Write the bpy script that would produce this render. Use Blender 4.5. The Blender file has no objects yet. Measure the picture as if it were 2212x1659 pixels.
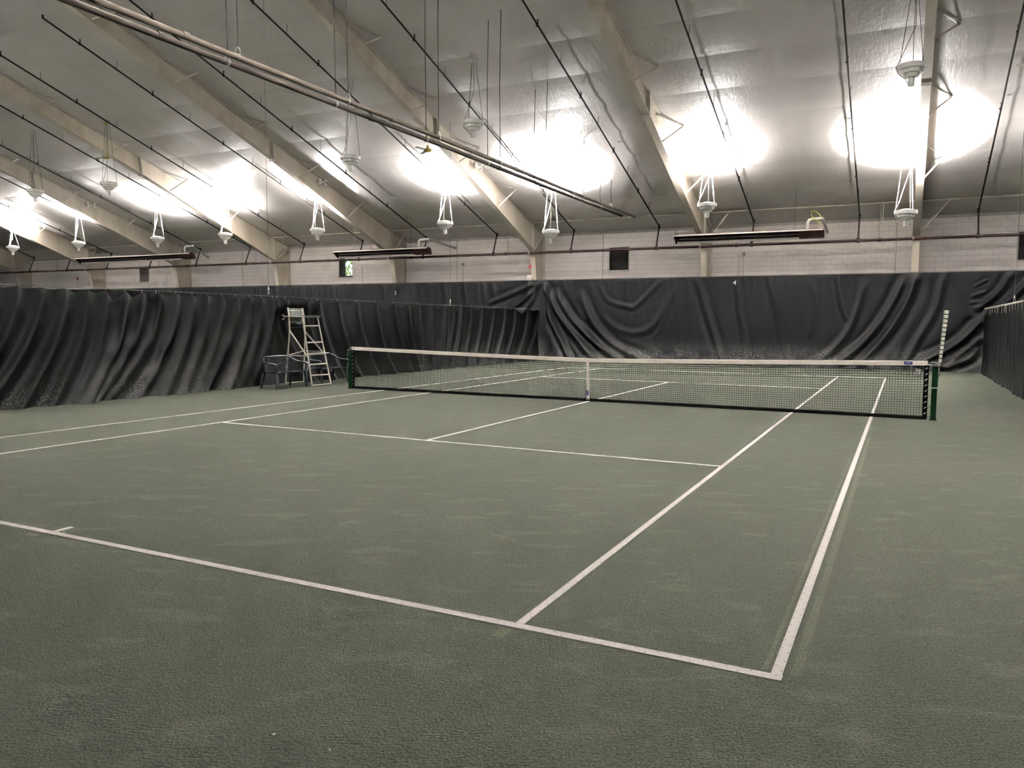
import bpy, math, random
import numpy as np
from mathutils import Vector, Matrix
rnd = random.Random(7)
C = bpy.context.scene.collection
scene = bpy.context.scene

# ------------------------------------------------------------------ camera, world, exposure
CAM = Vector((5.9307, -15.6304, 1.6697))
YAW, PITCH, ROLL, FPX = -0.4646, -0.0783, 0.0068, 1681.18
f = Vector((math.sin(YAW)*math.cos(PITCH), math.cos(YAW)*math.cos(PITCH), math.sin(PITCH)))
r0 = Vector((math.cos(YAW), -math.sin(YAW), 0)); u0 = r0.cross(f)
rr = r0*math.cos(ROLL)+u0*math.sin(ROLL); uu = -r0*math.sin(ROLL)+u0*math.cos(ROLL)
cd = bpy.data.cameras.new('camera'); cam = bpy.data.objects.new('camera', cd); C.objects.link(cam)
cd.sensor_width = 36.0; cd.lens = 36.0*FPX/2212.0; cd.clip_start = 0.05; cd.clip_end = 300
cam.matrix_world = Matrix(((rr.x, uu.x, -f.x, CAM.x), (rr.y, uu.y, -f.y, CAM.y), (rr.z, uu.z, -f.z, CAM.z), (0, 0, 0, 1)))
scene.camera = cam
w = bpy.data.worlds.new('sky'); scene.world = w; w.use_nodes = True
w.node_tree.nodes['Background'].inputs[0].default_value = (0.75, 0.88, 1.0, 1)
w.node_tree.nodes['Background'].inputs[1].default_value = 0.5
vs = scene.view_settings
vs.view_transform = 'Standard'; vs.look = 'None'; vs.gamma = 1.0; vs.use_curve_mapping = False
vs.exposure = 2.32
LAMP_W = 16500.0         # power of one lit uplight
SPILL_W = 80.0         # wide spill past the rim of the bowl
LAMP_COL = (1.0, 0.965, 0.945)

# ------------------------------------------------------------------ materials
def mat(name, col, rough=0.6, metal=0.0, col2=None, scale=4.0, detail=4.0, lo=0.4, hi=0.65, bump=0.0, bscale=40.0, bdist=0.005,
        coord='Object', stretch=(1, 1, 1), spec=0.5, emit=None, estr=0.0):
    m = bpy.data.materials.new(name); m.use_nodes = True
    nt = m.node_tree; b = nt.nodes['Principled BSDF']
    b.inputs['Base Color'].default_value = (*col, 1); b.inputs['Roughness'].default_value = rough
    b.inputs['Metallic'].default_value = metal; b.inputs['Specular IOR Level'].default_value = spec
    if emit:
        b.inputs['Emission Color'].default_value = (*emit, 1); b.inputs['Emission Strength'].default_value = estr
    if col2 or bump:
        if coord == 'World':
            g = nt.nodes.new('ShaderNodeNewGeometry'); co = g.outputs['Position']
        else:
            g = nt.nodes.new('ShaderNodeTexCoord'); co = g.outputs['Object']
        mp = nt.nodes.new('ShaderNodeMapping'); mp.inputs['Scale'].default_value = stretch
        nt.links.new(co, mp.inputs['Vector']); co = mp.outputs['Vector']
    if col2:
        n = nt.nodes.new('ShaderNodeTexNoise'); n.inputs['Scale'].default_value = scale; n.inputs['Detail'].default_value = detail
        nt.links.new(co, n.inputs['Vector'])
        cr = nt.nodes.new('ShaderNodeValToRGB'); e = cr.color_ramp.elements
        e[0].position = lo; e[0].color = (*col, 1); e[1].position = hi; e[1].color = (*col2, 1)
        nt.links.new(n.outputs['Fac'], cr.inputs['Fac']); nt.links.new(cr.outputs['Color'], b.inputs['Base Color'])
    if bump:
        n2 = nt.nodes.new('ShaderNodeTexNoise'); n2.inputs['Scale'].default_value = bscale; n2.inputs['Detail'].default_value = 3
        nt.links.new(co, n2.inputs['Vector'])
        bp = nt.nodes.new('ShaderNodeBump'); bp.inputs['Strength'].default_value = bump; bp.inputs['Distance'].default_value = bdist
        nt.links.new(n2.outputs['Fac'], bp.inputs['Height']); nt.links.new(bp.outputs['Normal'], b.inputs['Normal'])
    return m

M = {}
M['block'] = mat('painted_block', (0.86, 0.81, 0.795), 0.75, col2=(0.79, 0.74, 0.725), scale=1.3, bump=0.25, bscale=60, coord='World')
M['mortar'] = mat('mortar', (0.40, 0.37, 0.36), 0.9, col2=(0.34, 0.31, 0.30), scale=6, coord='World')
M['wallpaint'] = mat('wall_paint', (0.6, 0.57, 0.55), 0.8, col2=(0.56, 0.53, 0.51), scale=2, coord='World')
M['steel'] = mat('beige_steel', (0.47, 0.43, 0.365), 0.55, col2=(0.36, 0.31, 0.245), scale=1.6, detail=6, lo=0.42, hi=0.75, coord='World', stretch=(1, 1, 0.5))
M['white_metal'] = mat('white_metal', (0.62, 0.61, 0.58), 0.4, col2=(0.55, 0.54, 0.50), scale=5)
M['dull_metal'] = mat('dull_metal', (0.40, 0.38, 0.34), 0.5, metal=0.2, col2=(0.33, 0.31, 0.27), scale=8)
M['galv'] = mat('galvanised', (0.42, 0.42, 0.41), 0.4, metal=0.6, col2=(0.35, 0.35, 0.34), scale=12)
M['red_pipe'] = mat('dark_red_pipe', (0.020, 0.009, 0.008), 0.6, col2=(0.012, 0.006, 0.006), scale=5, spec=0.15)
M['black_pipe'] = mat('black_pipe', (0.006, 0.005, 0.0045), 0.6, col2=(0.009, 0.006, 0.005), scale=5, spec=0.12)
M['pair_pipe'] = mat('grey_pipe', (0.17, 0.145, 0.12), 0.6, col2=(0.12, 0.10, 0.085), scale=2, coord='World', spec=0.2)
M['pair_pipe_dark'] = mat('dark_grey_pipe', (0.06, 0.05, 0.044), 0.65, col2=(0.04, 0.034, 0.03), scale=2, coord='World', spec=0.15)
M['wire'] = mat('wire', (0.010, 0.009, 0.008), 0.7, spec=0.1)
M['wire_grey'] = mat('wire_grey', (0.09, 0.085, 0.075), 0.7, spec=0.15)
M['strap'] = mat('lamplit_strap', (0.75, 0.72, 0.66), 0.6)  # lamp glow from below is put into this white
M['lens'] = mat('lamp_lens', (0.9, 0.9, 0.9), 0.3, emit=(1.0, 0.97, 0.94), estr=3.0)
M['lens_off'] = mat('lamp_lens_off', (0.5, 0.5, 0.5), 0.2)
M['fixture'] = mat('fixture_white', (0.74, 0.74, 0.72), 0.45, col2=(0.66, 0.66, 0.64), scale=6)
M['heater_white'] = mat('heater_white', (0.62, 0.60, 0.55), 0.4)
M['heater_dark'] = mat('heater_dark', (0.006, 0.004, 0.004), 0.6, col2=(0.013, 0.006, 0.006), scale=4, spec=0.12)
M['heater_box'] = mat('heater_box', (0.016, 0.0055, 0.005), 0.6, spec=0.12)
M['heater_tube'] = mat('heater_tube', (0.012, 0.009, 0.008), 0.6, spec=0.15)
M['yellow'] = mat('yellow_hose', (0.70, 0.55, 0.08), 0.5)
M['black_vent'] = mat('black_vent', (0.004, 0.0035, 0.003), 0.7, spec=0.1)
M['vent_brown'] = mat('vent_brown', (0.03, 0.024, 0.02), 0.7, spec=0.15)
M['red_box'] = mat('red_box', (0.28, 0.03, 0.03), 0.4)
M['cream'] = mat('cream_box', (0.62, 0.6, 0.52), 0.5)
M['post_green'] = mat('green_post', (0.0006, 0.0085, 0.0028), 0.5, col2=(0.0005, 0.006, 0.002), scale=6, spec=0.08)
M['black'] = mat('black_fabric', (0.0012, 0.0012, 0.0012), 0.9, spec=0.05)
M['twine'] = mat('net_twine', (0.0025, 0.0025, 0.0022), 0.9, spec=0.05)
M['band'] = mat('white_band', (0.86, 0.80, 0.73), 0.7, col2=(0.76, 0.70, 0.62), scale=4, lo=0.45, hi=0.8)
M['blue'] = mat('blue_label', (0.008, 0.010, 0.09), 0.6, spec=0.2)
M['paper'] = mat('paper', (0.8, 0.8, 0.8), 0.7)
M['score'] = mat('score_white', (0.66, 0.66, 0.58), 0.5, col2=(0.58, 0.58, 0.48), scale=15)
M['score_dark'] = mat('score_dark', (0.03, 0.03, 0.028), 0.6, spec=0.2)
M['ump'] = mat('pale_tube', (0.55, 0.52, 0.44), 0.4, metal=0.25, col2=(0.42, 0.36, 0.28), scale=7, lo=0.5, hi=0.8)
M['ump_slat'] = mat('grey_green_slat', (0.085, 0.11, 0.095), 0.5, col2=(0.15, 0.17, 0.155), scale=9)
M['bench'] = mat('dark_green_resin', (0.017, 0.025, 0.031), 0.26, col2=(0.022, 0.031, 0.038), scale=6, spec=1.0)
M['bench'].node_tree.nodes['Principled BSDF'].inputs['Coat Weight'].default_value = 0.6
M['brass'] = mat('aged_brass', (0.42, 0.33, 0.10), 0.45, metal=0.3)
M['fan'] = mat('fan_blade', (0.40, 0.38, 0.33), 0.6)
M['leaf'] = mat('leaf', (0.20, 0.36, 0.03), 0.6, col2=(0.45, 0.5, 0.05), scale=3)
M['grommet'] = mat('grommet_cord', (0.30, 0.29, 0.26), 0.6)
M['ground'] = mat('outside_grass', (0.08, 0.13, 0.03), 0.9)

# ceiling insulation facing: stained vinyl with wrinkles
def ceiling_mat():
    m = mat('vinyl_facing', (0.45, 0.43, 0.415), 0.42, col2=(0.385, 0.365, 0.345), scale=0.55, detail=7, lo=0.35, hi=0.72, coord='World', spec=0.35)
    nt = m.node_tree; b = nt.nodes['Principled BSDF']
    g = nt.nodes.new('ShaderNodeNewGeometry')
    mp = nt.nodes.new('ShaderNodeMapping'); mp.inputs['Scale'].default_value = (14, 3.0, 3.0); nt.links.new(g.outputs['Position'], mp.inputs['Vector'])
    n = nt.nodes.new('ShaderNodeTexNoise'); n.inputs['Scale'].default_value = 1.0; n.inputs['Detail'].default_value = 3; n.inputs['Distortion'].default_value = 0.8
    nt.links.new(mp.outputs['Vector'], n.inputs['Vector'])
    n2 = nt.nodes.new('ShaderNodeTexNoise'); n2.inputs['Scale'].default_value = 6.0; n2.inputs['Detail'].default_value = 3
    nt.links.new(g.outputs['Position'], n2.inputs['Vector'])
    ad = nt.nodes.new('ShaderNodeMath'); ad.operation = 'ADD'; nt.links.new(n.outputs['Fac'], ad.inputs[0]); nt.links.new(n2.outputs['Fac'], ad.inputs[1])
    bp = nt.nodes.new('ShaderNodeBump'); bp.inputs['Strength'].default_value = 0.45; bp.inputs['Distance'].default_value = 0.02
    nt.links.new(ad.outputs[0], bp.inputs['Height']); nt.links.new(bp.outputs['Normal'], b.inputs['Normal'])
    return m
M['ceiling'] = ceiling_mat()

# green granular clay
def clay_mat():
    m = bpy.data.materials.new('green_clay'); m.use_nodes = True; nt = m.node_tree; b = nt.nodes['Principled BSDF']
    b.inputs['Roughness'].default_value = 1.0; b.inputs['Specular IOR Level'].default_value = 0.03
    g = nt.nodes.new('ShaderNodeNewGeometry')
    def noise(scale, detail, st=(1, 1, 1), dist=0.0):
        mp = nt.nodes.new('ShaderNodeMapping'); mp.vector_type = 'TEXTURE'; mp.inputs['Scale'].default_value = [1/v for v in st]; mp.inputs['Rotation'].default_value = (0, 0, 0.43); nt.links.new(g.outputs['Position'], mp.inputs['Vector'])
        n = nt.nodes.new('ShaderNodeTexNoise'); n.inputs['Scale'].default_value = scale; n.inputs['Detail'].default_value = detail
        n.inputs['Distortion'].default_value = dist
        nt.links.new(mp.outputs['Vector'], n.inputs['Vector']); return n.outputs['Fac']
    def ramp(fac, p0, c0, p1, c1):
        cr = nt.nodes.new('ShaderNodeValToRGB'); e = cr.color_ramp.elements
        e[0].position = p0; e[0].color = (*c0, 1); e[1].position = p1; e[1].color = (*c1, 1)
        nt.links.new(fac, cr.inputs['Fac']); return cr.outputs['Color']
    def mix(a, bb, fac, typ='MIX'):
        mx = nt.nodes.new('ShaderNodeMixRGB'); mx.blend_type = typ
        if isinstance(fac, float): mx.inputs[0].default_value = fac
        else: nt.links.new(fac, mx.inputs[0])
        nt.links.new(a, mx.inputs[1]); nt.links.new(bb, mx.inputs[2]); return mx.outputs[0]
    base = ramp(noise(0.35, 5), 0.3, (0.0435, 0.049, 0.037), 0.7, (0.051, 0.0555, 0.0435))
    scuff = ramp(noise(1.0, 6, (2.0, 5.0, 1), dist=0.5), 0.56, (0, 0, 0), 0.66, (1, 1, 1))
    pale = nt.nodes.new('ShaderNodeRGB'); pale.outputs[0].default_value = (0.073, 0.077, 0.061, 1)
    fine = ramp(noise(95, 5), 0.36, (0.4, 0.4, 0.4), 0.68, (1.6, 1.6, 1.6))
    streak = ramp(noise(1.0, 3, (14, 75, 1)), 0.35, (0.84, 0.84, 0.84), 0.65, (1.12, 1.12, 1.12))
    mm = nt.nodes.new('ShaderNodeMath'); mm.operation = 'MULTIPLY'; mm.inputs[1].default_value = 0.45
    bw = nt.nodes.new('ShaderNodeRGBToBW'); nt.links.new(scuff, bw.inputs[0]); nt.links.new(bw.outputs[0], mm.inputs[0])
    c = mix(base, pale.outputs[0], mm.outputs[0])
    # pale ghosts of earlier tape beside the right sideline and behind the baseline
    sp = nt.nodes.new('ShaderNodeSeparateXYZ'); nt.links.new(g.outputs['Position'], sp.inputs[0])
    def mth(op, a, bv):
        n = nt.nodes.new('ShaderNodeMath'); n.operation = op
        for i, v in enumerate((a, bv)):
            if isinstance(v, (int, float)): n.inputs[i].default_value = v
            else: nt.links.new(v, n.inputs[i])
        return n.outputs[0]
    def rect(x0, x1, y0, y1):
        a = mth('LESS_THAN', mth('ABSOLUTE', mth('SUBTRACT', sp.outputs['X'], (x0+x1)/2), 0.0), (x1-x0)/2)
        b_ = mth('LESS_THAN', mth('ABSOLUTE', mth('SUBTRACT', sp.outputs['Y'], (y0+y1)/2), 0.0), (y1-y0)/2)
        return mth('MULTIPLY', a, b_)
    k = mth('MAXIMUM', rect(5.515, 5.562, -11.8, -3.0), rect(5.385, 5.41, -11.8, -5.0))
    k = mth('MULTIPLY', k, noise(9, 4)); k2 = mth('MAXIMUM', rect(4.02, 4.09, -12.05, -11.93), rect(-0.13, -0.01, -12.0, -11.955))
    k = mth('MAXIMUM', k, mth('MULTIPLY', k2, 0.75))
    ghost = nt.nodes.new('ShaderNodeRGB'); ghost.outputs[0].default_value = (0.082, 0.088, 0.062, 1)
    c = mix(c, ghost.outputs[0], k)
    c = mix(c, fine, 0.75, 'MULTIPLY'); c = mix(c, streak, 0.8, 'MULTIPLY')
    nt.links.new(c, b.inputs['Base Color'])
    h = nt.nodes.new('ShaderNodeMath'); h.operation = 'ADD'; nt.links.new(noise(75, 5), h.inputs[0]); nt.links.new(noise(1.0, 3, (22, 90, 1)), h.inputs[1])
    bp = nt.nodes.new('ShaderNodeBump'); bp.inputs['Strength'].default_value = 0.8; bp.inputs['Distance'].default_value = 0.011
    nt.links.new(h.outputs[0], bp.inputs['Height']); nt.links.new(bp.outputs['Normal'], b.inputs['Normal'])
    return m
M['clay'] = clay_mat()

# white tape with nail heads in two staggered rows (object x runs along the tape, y across)
def tape_mat():
    m = mat('line_tape', (0.92, 0.89, 0.85), 0.7, col2=(0.85, 0.81, 0.76), scale=12, lo=0.45, hi=0.8)
    nt = m.node_tree; b = nt.nodes['Principled BSDF']
    src = b.inputs['Base Color'].links[0].from_socket
    tc = nt.nodes.new('ShaderNodeTexCoord'); sp = nt.nodes.new('ShaderNodeSeparateXYZ'); nt.links.new(tc.outputs['Object'], sp.inputs[0])
    def mth(op, a, bv):
        n = nt.nodes.new('ShaderNodeMath'); n.operation = op
        for i, v in enumerate((a, bv)):
            if v is None: continue
            if isinstance(v, (int, float)): n.inputs[i].default_value = v
            else: nt.links.new(v, n.inputs[i])
        return n.outputs[0]
    P = 0.115
    masks = []
    for off, yy in ((0.0, 0.017), (P*0.5, -0.017)):
        x = mth('ADD', sp.outputs['X'], off); x = mth('WRAP', x, P); 
        n = x.node; n.inputs[1].default_value = P; n.inputs[2].default_value = 0.0
        dx = mth('SUBTRACT', x, P*0.5); dx2 = mth('MULTIPLY', dx, dx)
        dy = mth('SUBTRACT', sp.outputs['Y'], yy); dy2 = mth('MULTIPLY', dy, dy)
        d = mth('SQRT', mth('ADD', dx2, dy2), None)
        masks.append(mth('LESS_THAN', d, 0.0046))
    k = mth('MAXIMUM', masks[0], masks[1])
    mx = nt.nodes.new('ShaderNodeMixRGB'); nt.links.new(k, mx.inputs[0]); nt.links.new(src, mx.inputs[1]); mx.inputs[2].default_value = (0.30, 0.29, 0.28, 1)
    nt.links.new(mx.outputs[0], b.inputs['Base Color'])
    return m
M['tape'] = tape_mat()

# dark vinyl curtain; pale clay dust and ball marks speckle the lower part
def curtain_mat(name, col, dust):
    m = bpy.data.materials.new(name); m.use_nodes = True; nt = m.node_tree; b = nt.nodes['Principled BSDF']
    b.inputs['Roughness'].default_value = 0.46; b.inputs['Specular IOR Level'].default_value = 0.10
    g = nt.nodes.new('ShaderNodeNewGeometry'); sp = nt.nodes.new('ShaderNodeSeparateXYZ'); nt.links.new(g.outputs['Position'], sp.inputs[0])
    mr = nt.nodes.new('ShaderNodeMapRange'); mr.inputs['From Min'].default_value = 0.95; mr.inputs['From Max'].default_value = 0.0
    mr.inputs['To Min'].default_value = 0; mr.inputs['To Max'].default_value = dust
    nt.links.new(sp.outputs['Z'], mr.inputs['Value'])
    n1 = nt.nodes.new('ShaderNodeTexNoise'); n1.inputs['Scale'].default_value = 26; n1.inputs['Detail'].default_value = 5; nt.links.new(g.outputs['Position'], n1.inputs['Vector'])
    n2 = nt.nodes.new('ShaderNodeTexNoise'); n2.inputs['Scale'].default_value = 1.7; n2.inputs['Detail'].default_value = 3; nt.links.new(g.outputs['Position'], n2.inputs['Vector'])
    r1 = nt.nodes.new('ShaderNodeMapRange'); r1.inputs['From Min'].default_value = 0.44; r1.inputs['From Max'].default_value = 0.62; nt.links.new(n1.outputs['Fac'], r1.inputs['Value'])
    r2 = nt.nodes.new('ShaderNodeMapRange'); r2.inputs['From Min'].default_value = 0.32; r2.inputs['From Max'].default_value = 0.55; nt.links.new(n2.outputs['Fac'], r2.inputs['Value'])
    m1 = nt.nodes.new('ShaderNodeMath'); m1.operation = 'MULTIPLY'; nt.links.new(r1.outputs[0], m1.inputs[0]); nt.links.new(r2.outputs[0], m1.inputs[1])
    m2 = nt.nodes.new('ShaderNodeMath'); m2.operation = 'MULTIPLY'; nt.links.new(m1.outputs[0], m2.inputs[0]); nt.links.new(mr.outputs[0], m2.inputs[1])
    mx = nt.nodes.new('ShaderNodeMixRGB'); nt.links.new(m2.outputs[0], mx.inputs[0])
    mx.inputs[1].default_value = (*col, 1); mx.inputs[2].default_value = (0.085, 0.085, 0.08, 1)
    nt.links.new(mx.outputs[0], b.inputs['Base Color'])
    n3 = nt.nodes.new('ShaderNodeTexNoise'); n3.inputs['Scale'].default_value = 5; n3.inputs['Detail'].default_value = 4; nt.links.new(g.outputs['Position'], n3.inputs['Vector'])
    bp = nt.nodes.new('ShaderNodeBump'); bp.inputs['Strength'].default_value = 0.3; bp.inputs['Distance'].default_value = 0.03
    nt.links.new(n3.outputs['Fac'], bp.inputs['Height']); nt.links.new(bp.outputs['Normal'], b.inputs['Normal'])
    return m
M['curtain'] = curtain_mat('black_vinyl', (0.0027, 0.0032, 0.0037), 0.95)
M['curtain_div'] = curtain_mat('divider_vinyl', (0.0022, 0.0028, 0.0030), 0.4)

# ------------------------------------------------------------------ mesh helpers
ORG = {}            # world origin of every root
class MB:
    def __init__(s): s.v = []; s.f = []
    def quad(s, *p):
        i = len(s.v); s.v += [tuple(q) for q in p]; s.f.append(tuple(range(i, i+len(p)))); return s
    def box(s, x0, x1, y0, y1, z0, z1):
        i = len(s.v)
        s.v += [(x0, y0, z0), (x1, y0, z0), (x1, y1, z0), (x0, y1, z0), (x0, y0, z1), (x1, y0, z1), (x1, y1, z1), (x0, y1, z1)]
        s.f += [(i, i+3, i+2, i+1), (i+4, i+5, i+6, i+7), (i, i+1, i+5, i+4), (i+1, i+2, i+6, i+5), (i+2, i+3, i+7, i+6), (i+3, i, i+4, i+7)]
        return s
    def beam(s, p0, p1, a, wa, wb):
        """box along p0-p1; width wa along direction a, wb across"""
        p0 = Vector(p0); p1 = Vector(p1); d = (p1-p0).normalized(); a = Vector(a); a = (a-d*a.dot(d)).normalized(); b = d.cross(a)
        i = len(s.v)
        for p in (p0, p1):
            for sa, sb in ((-1, -1), (1, -1), (1, 1), (-1, 1)): s.v.append(tuple(p+a*sa*wa/2+b*sb*wb/2))
        s.f += [(i+3, i+2, i+1, i), (i+4, i+5, i+6, i+7)]+[(i+k, i+(k+1) % 4, i+4+(k+1) % 4, i+4+k) for k in range(4)]
        return s
    def tube(s, pts, r, n=8, caps=True, rads=None):
        pts = [Vector(p) for p in pts]; i0 = len(s.v); prev = None
        for k, p in enumerate(pts):
            d = (pts[min(k+1, len(pts)-1)]-pts[max(k-1, 0)]).normalized()
            if prev is None:
                a = d.cross(Vector((0, 0, 1)))
                if a.length < 1e-3: a = d.cross(Vector((1, 0, 0)))
                a.normalize()
            else: a = (prev-d*prev.dot(d)).normalized()
            prev = a; b = d.cross(a); rk = rads[k] if rads else r
            for j in range(n):
                t = 2*math.pi*(j+0.5)/n; s.v.append(tuple(p+a*(math.cos(t)*rk)+b*(math.sin(t)*rk)))
        for k in range(len(pts)-1):
            for j in range(n):
                a0 = i0+k*n+j; a1 = i0+k*n+(j+1) % n; s.f.append((a0, a1, a1+n, a0+n))
        if caps:
            s.f.append(tuple(range(i0+n-1, i0-1, -1))); e = i0+(len(pts)-1)*n; s.f.append(tuple(range(e, e+n)))
        return s
    def lathe(s, prof, c=(0, 0, 0), n=28):
        i0 = len(s.v)
        for rr_, z in prof:
            for j in range(n):
                t = 2*math.pi*j/n; s.v.append((c[0]+rr_*math.cos(t), c[1]+rr_*math.sin(t), c[2]+z))
        for k in range(len(prof)-1):
            for j in range(n):
                a0 = i0+k*n+j; a1 = i0+k*n+(j+1) % n; s.f.append((a0, a1, a1+n, a0+n))
        return s
    def prism_x(s, yz, x0, x1):
        i = len(s.v); n = len(yz)
        s.v += [(x0, y, z) for y, z in yz]+[(x1, y, z) for y, z in yz]
        s.f += [tuple(range(i+n-1, i-1, -1)), tuple(range(i+n, i+2*n))]+[(i+k, i+(k+1) % n, i+n+(k+1) % n, i+n+k) for k in range(n)]
        return s
    def build(s, name, m, parent=None, smooth=False, origin=None, kind=None):
        if parent is not None: o0 = ORG[parent.name]
        elif origin is not None: o0 = Vector(origin)
        else:
            A = np.array(s.v); lo = A.min(0); hi = A.max(0); o0 = Vector(((lo[0]+hi[0])/2, (lo[1]+hi[1])/2, lo[2]))
        me = bpy.data.meshes.new(name)
        A = np.array(s.v, dtype=float)-np.array(o0)
        me.from_pydata(A.tolist(), [], s.f); me.update()
        if smooth:
            me.polygons.foreach_set('use_smooth', [True]*len(me.polygons))
            if smooth == 'auto': me.set_sharp_from_angle(angle=math.radians(40))
        me.materials.append(M[m] if isinstance(m, str) else m)
        o = bpy.data.objects.new(name, me); C.objects.link(o)
        if parent is not None: o.parent = parent
        else: o.location = o0
        ORG[o.name] = o0
        if kind: o['kind'] = kind
        return o
def thing(name, label, cat, loc=(0, 0, 0), group=None):
    o = bpy.data.objects.new(name, None); C.objects.link(o); o.location = loc; o.empty_display_size = 0.1
    o['label'] = label; o['category'] = cat
    if group: o['group'] = group
    ORG[o.name] = Vector(loc); return o
def tag(o, label, cat, group=None):
    o['label'] = label; o['category'] = cat
    if group: o['group'] = group
    return o
def copy_mesh(src, parent, loc, name=None, rot=None, scale=None):
    o = bpy.data.objects.new(name or src.name.split('.')[0], src); C.objects.link(o); o.parent = parent; o.location = Vector(loc)-ORG[parent.name]
    if rot: o.rotation_euler = rot
    if scale: o.scale = scale
    ORG[o.name] = ORG[parent.name]; return o
ORD = ['first', 'second', 'third', 'fourth', 'fifth', 'sixth', 'seventh', 'eighth', 'ninth', 'tenth', 'eleventh', 'twelfth', 'thirteenth', 'fourteenth', 'fifteenth', 'sixteenth']

# ------------------------------------------------------------------ the hall
def roofz(y): return 11.767-abs(y)/3.0
XL, XR, YB, YF = -60.0, 26.0, 17.9, -17.9
FRX = [6.21-7.76*k for k in range(8)]
o = MB().quad((XL, YF, 0), (XR, YF, 0), (XR, YB, 0), (XL, YB, 0)).build('floor', 'clay', kind='structure')
o['label'] = 'green granular clay court floor'
# back wall slab with openings
VENTS = [(9.51, 10.40, 4.06, 5.06), (-6.02, -5.12, 4.06, 5.06), (-21.30, -20.42, 4.06, 5.06), (-37.08, -36.22, 4.10, 5.02)]
wb = MB(); xs = sorted({XL, XR}|{v for V in VENTS for v in V[:2]}); TH = 0.3
for a, b in zip(xs[:-1], xs[1:]):
    V = [v for v in VENTS if abs(v[0]-a) < 1e-6]
    if V:
        wb.box(a, b, YB, YB+TH, 0, V[0][2]); wb.box(a, b, YB, YB+TH, V[0][3], roofz(YB)+0.02)
    else: wb.box(a, b, YB, YB+TH, 0, roofz(YB)+0.02)
wall_back = wb.build('wall_back', 'mortar', kind='structure')
wall_back['label'] = 'white painted concrete block wall above the black curtain'
CH, BW = 0.2032, 0.4064
blk = MB().box(-0.5, 0.5, -0.009, 0, 0.004, CH-0.004)
bm_ = bpy.data.meshes.new('concrete_block'); bm_.from_pydata(blk.v, [], blk.f); bm_.materials.append(M['block']); bm_.update()
pieces = []
for row in range(17, 28):
    z0 = row*CH; off = (row % 2)*BW/2; k0 = int(math.floor((-52-off)/BW)); k1 = int((11.5-off)/BW)
    for k in range(k0, k1):
        a, b = off+k*BW, off+(k+1)*BW; segs = [(a, b)]
        for V in VENTS:
            if z0+CH > V[2]+0.02 and z0 < V[3]-0.02:
                segs = [q for s_ in segs for q in ((s_[0], min(s_[1], V[0]-0.05)), (max(s_[0], V[1]+0.05), s_[1])) if q[1]-q[0] > 0.04]
        for s_ in segs: pieces.append((s_[0]+0.004, s_[1]-0.004, z0))
pieces = [q for q in set(pieces)]
vis = lambda q: q[2] > 3.55 and q[0] < 10.2
pieces.sort(key=lambda q: (not vis(q), (q[0]-CAM.x)**2))
rest = MB()
for i, (a, b, z0) in enumerate(pieces):
    pr = rnd.uniform(0, 0.003)
    if i < 300: copy_mesh(bm_, wall_back, ((a+b)/2, YB-pr, z0), 'concrete_block', scale=(b-a, 1, 1))
    else: rest.box(a, b, YB-0.009-pr, YB, z0+0.004, z0+CH-0.004)
rest.build('distant_blocks', 'block', wall_back, kind='stuff')
MB().box(XL-0.3, XL, YF, YB, 0, 11.8).build('wall_left', 'wallpaint', kind='structure')['label'] = 'plain painted end wall beyond the far left courts'
MB().box(XR, XR+0.3, YF, YB, 0, 11.8).build('wall_right', 'wallpaint', kind='structure')['label'] = 'plain painted end wall beyond the right court'
MB().box(XL, XR, YF-0.3, YF, 0, roofz(YF)).build('wall_front', 'wallpaint', kind='structure')['label'] = 'plain painted wall behind the viewer'
# ceiling: backing slab plus the separate facing sheets of the slope in view
cb = MB()
for a, b in ((YB+0.3, 0), (0, YF-0.3)):
    cb.quad((XL-0.3, a, roofz(a)+0.03), (XR+0.3, a, roofz(a)+0.03), (XR+0.3, b, roofz(b)+0.03), (XL-0.3, b, roofz(b)+0.03))
ceiling = cb.build('ceiling', 'ceiling', kind='structure'); ceiling['label'] = 'sloping pale grey insulated ceiling with faint sheet seams'
NX, NY = 7, 5; PW, PL = 3.88, 1.545
sh = MB(); L3 = PL*math.sqrt(1+1/9)
for j in range(NY+1):
    for i in range(NX+1):
        x = (i/NX-0.5)*PW; t = j/NY; sag = -0.030*(4*t*(1-t))**0.7*(1-0.5*(2*i/NX-1)**2)
        if i in (0, NX) or j in (0, NY): sag = 0.012
        sh.v.append((x, -t*PL, t*PL/3+sag))
for j in range(NY):
    for i in range(NX):
        a = j*(NX+1)+i; sh.f.append((a, a+NX+1, a+NX+2, a+1))
shm = bpy.data.meshes.new('ceiling_sheet'); shm.from_pydata(sh.v, [], sh.f); shm.materials.append(M['ceiling'])
shm.polygons.foreach_set('use_smooth', [True]*len(shm.polygons)); shm.update()
PUR = [16.6-1.545*k for k in range(11)]
for k, y0 in enumerate(PUR):
    for j in range(-1, 15):
        xc = FRX[0]-PW*j+PW/2-PW
        copy_mesh(shm, ceiling, (xc, y0, roofz(y0)-0.012), 'ceiling_sheet')
for j in range(-1, 15):
    xc = FRX[0]-PW*j+PW/2-PW
    copy_mesh(shm, ceiling, (xc, YB, roofz(YB)-0.012), 'ceiling_sheet', scale=(1, 0.84, 0.84))

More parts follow.
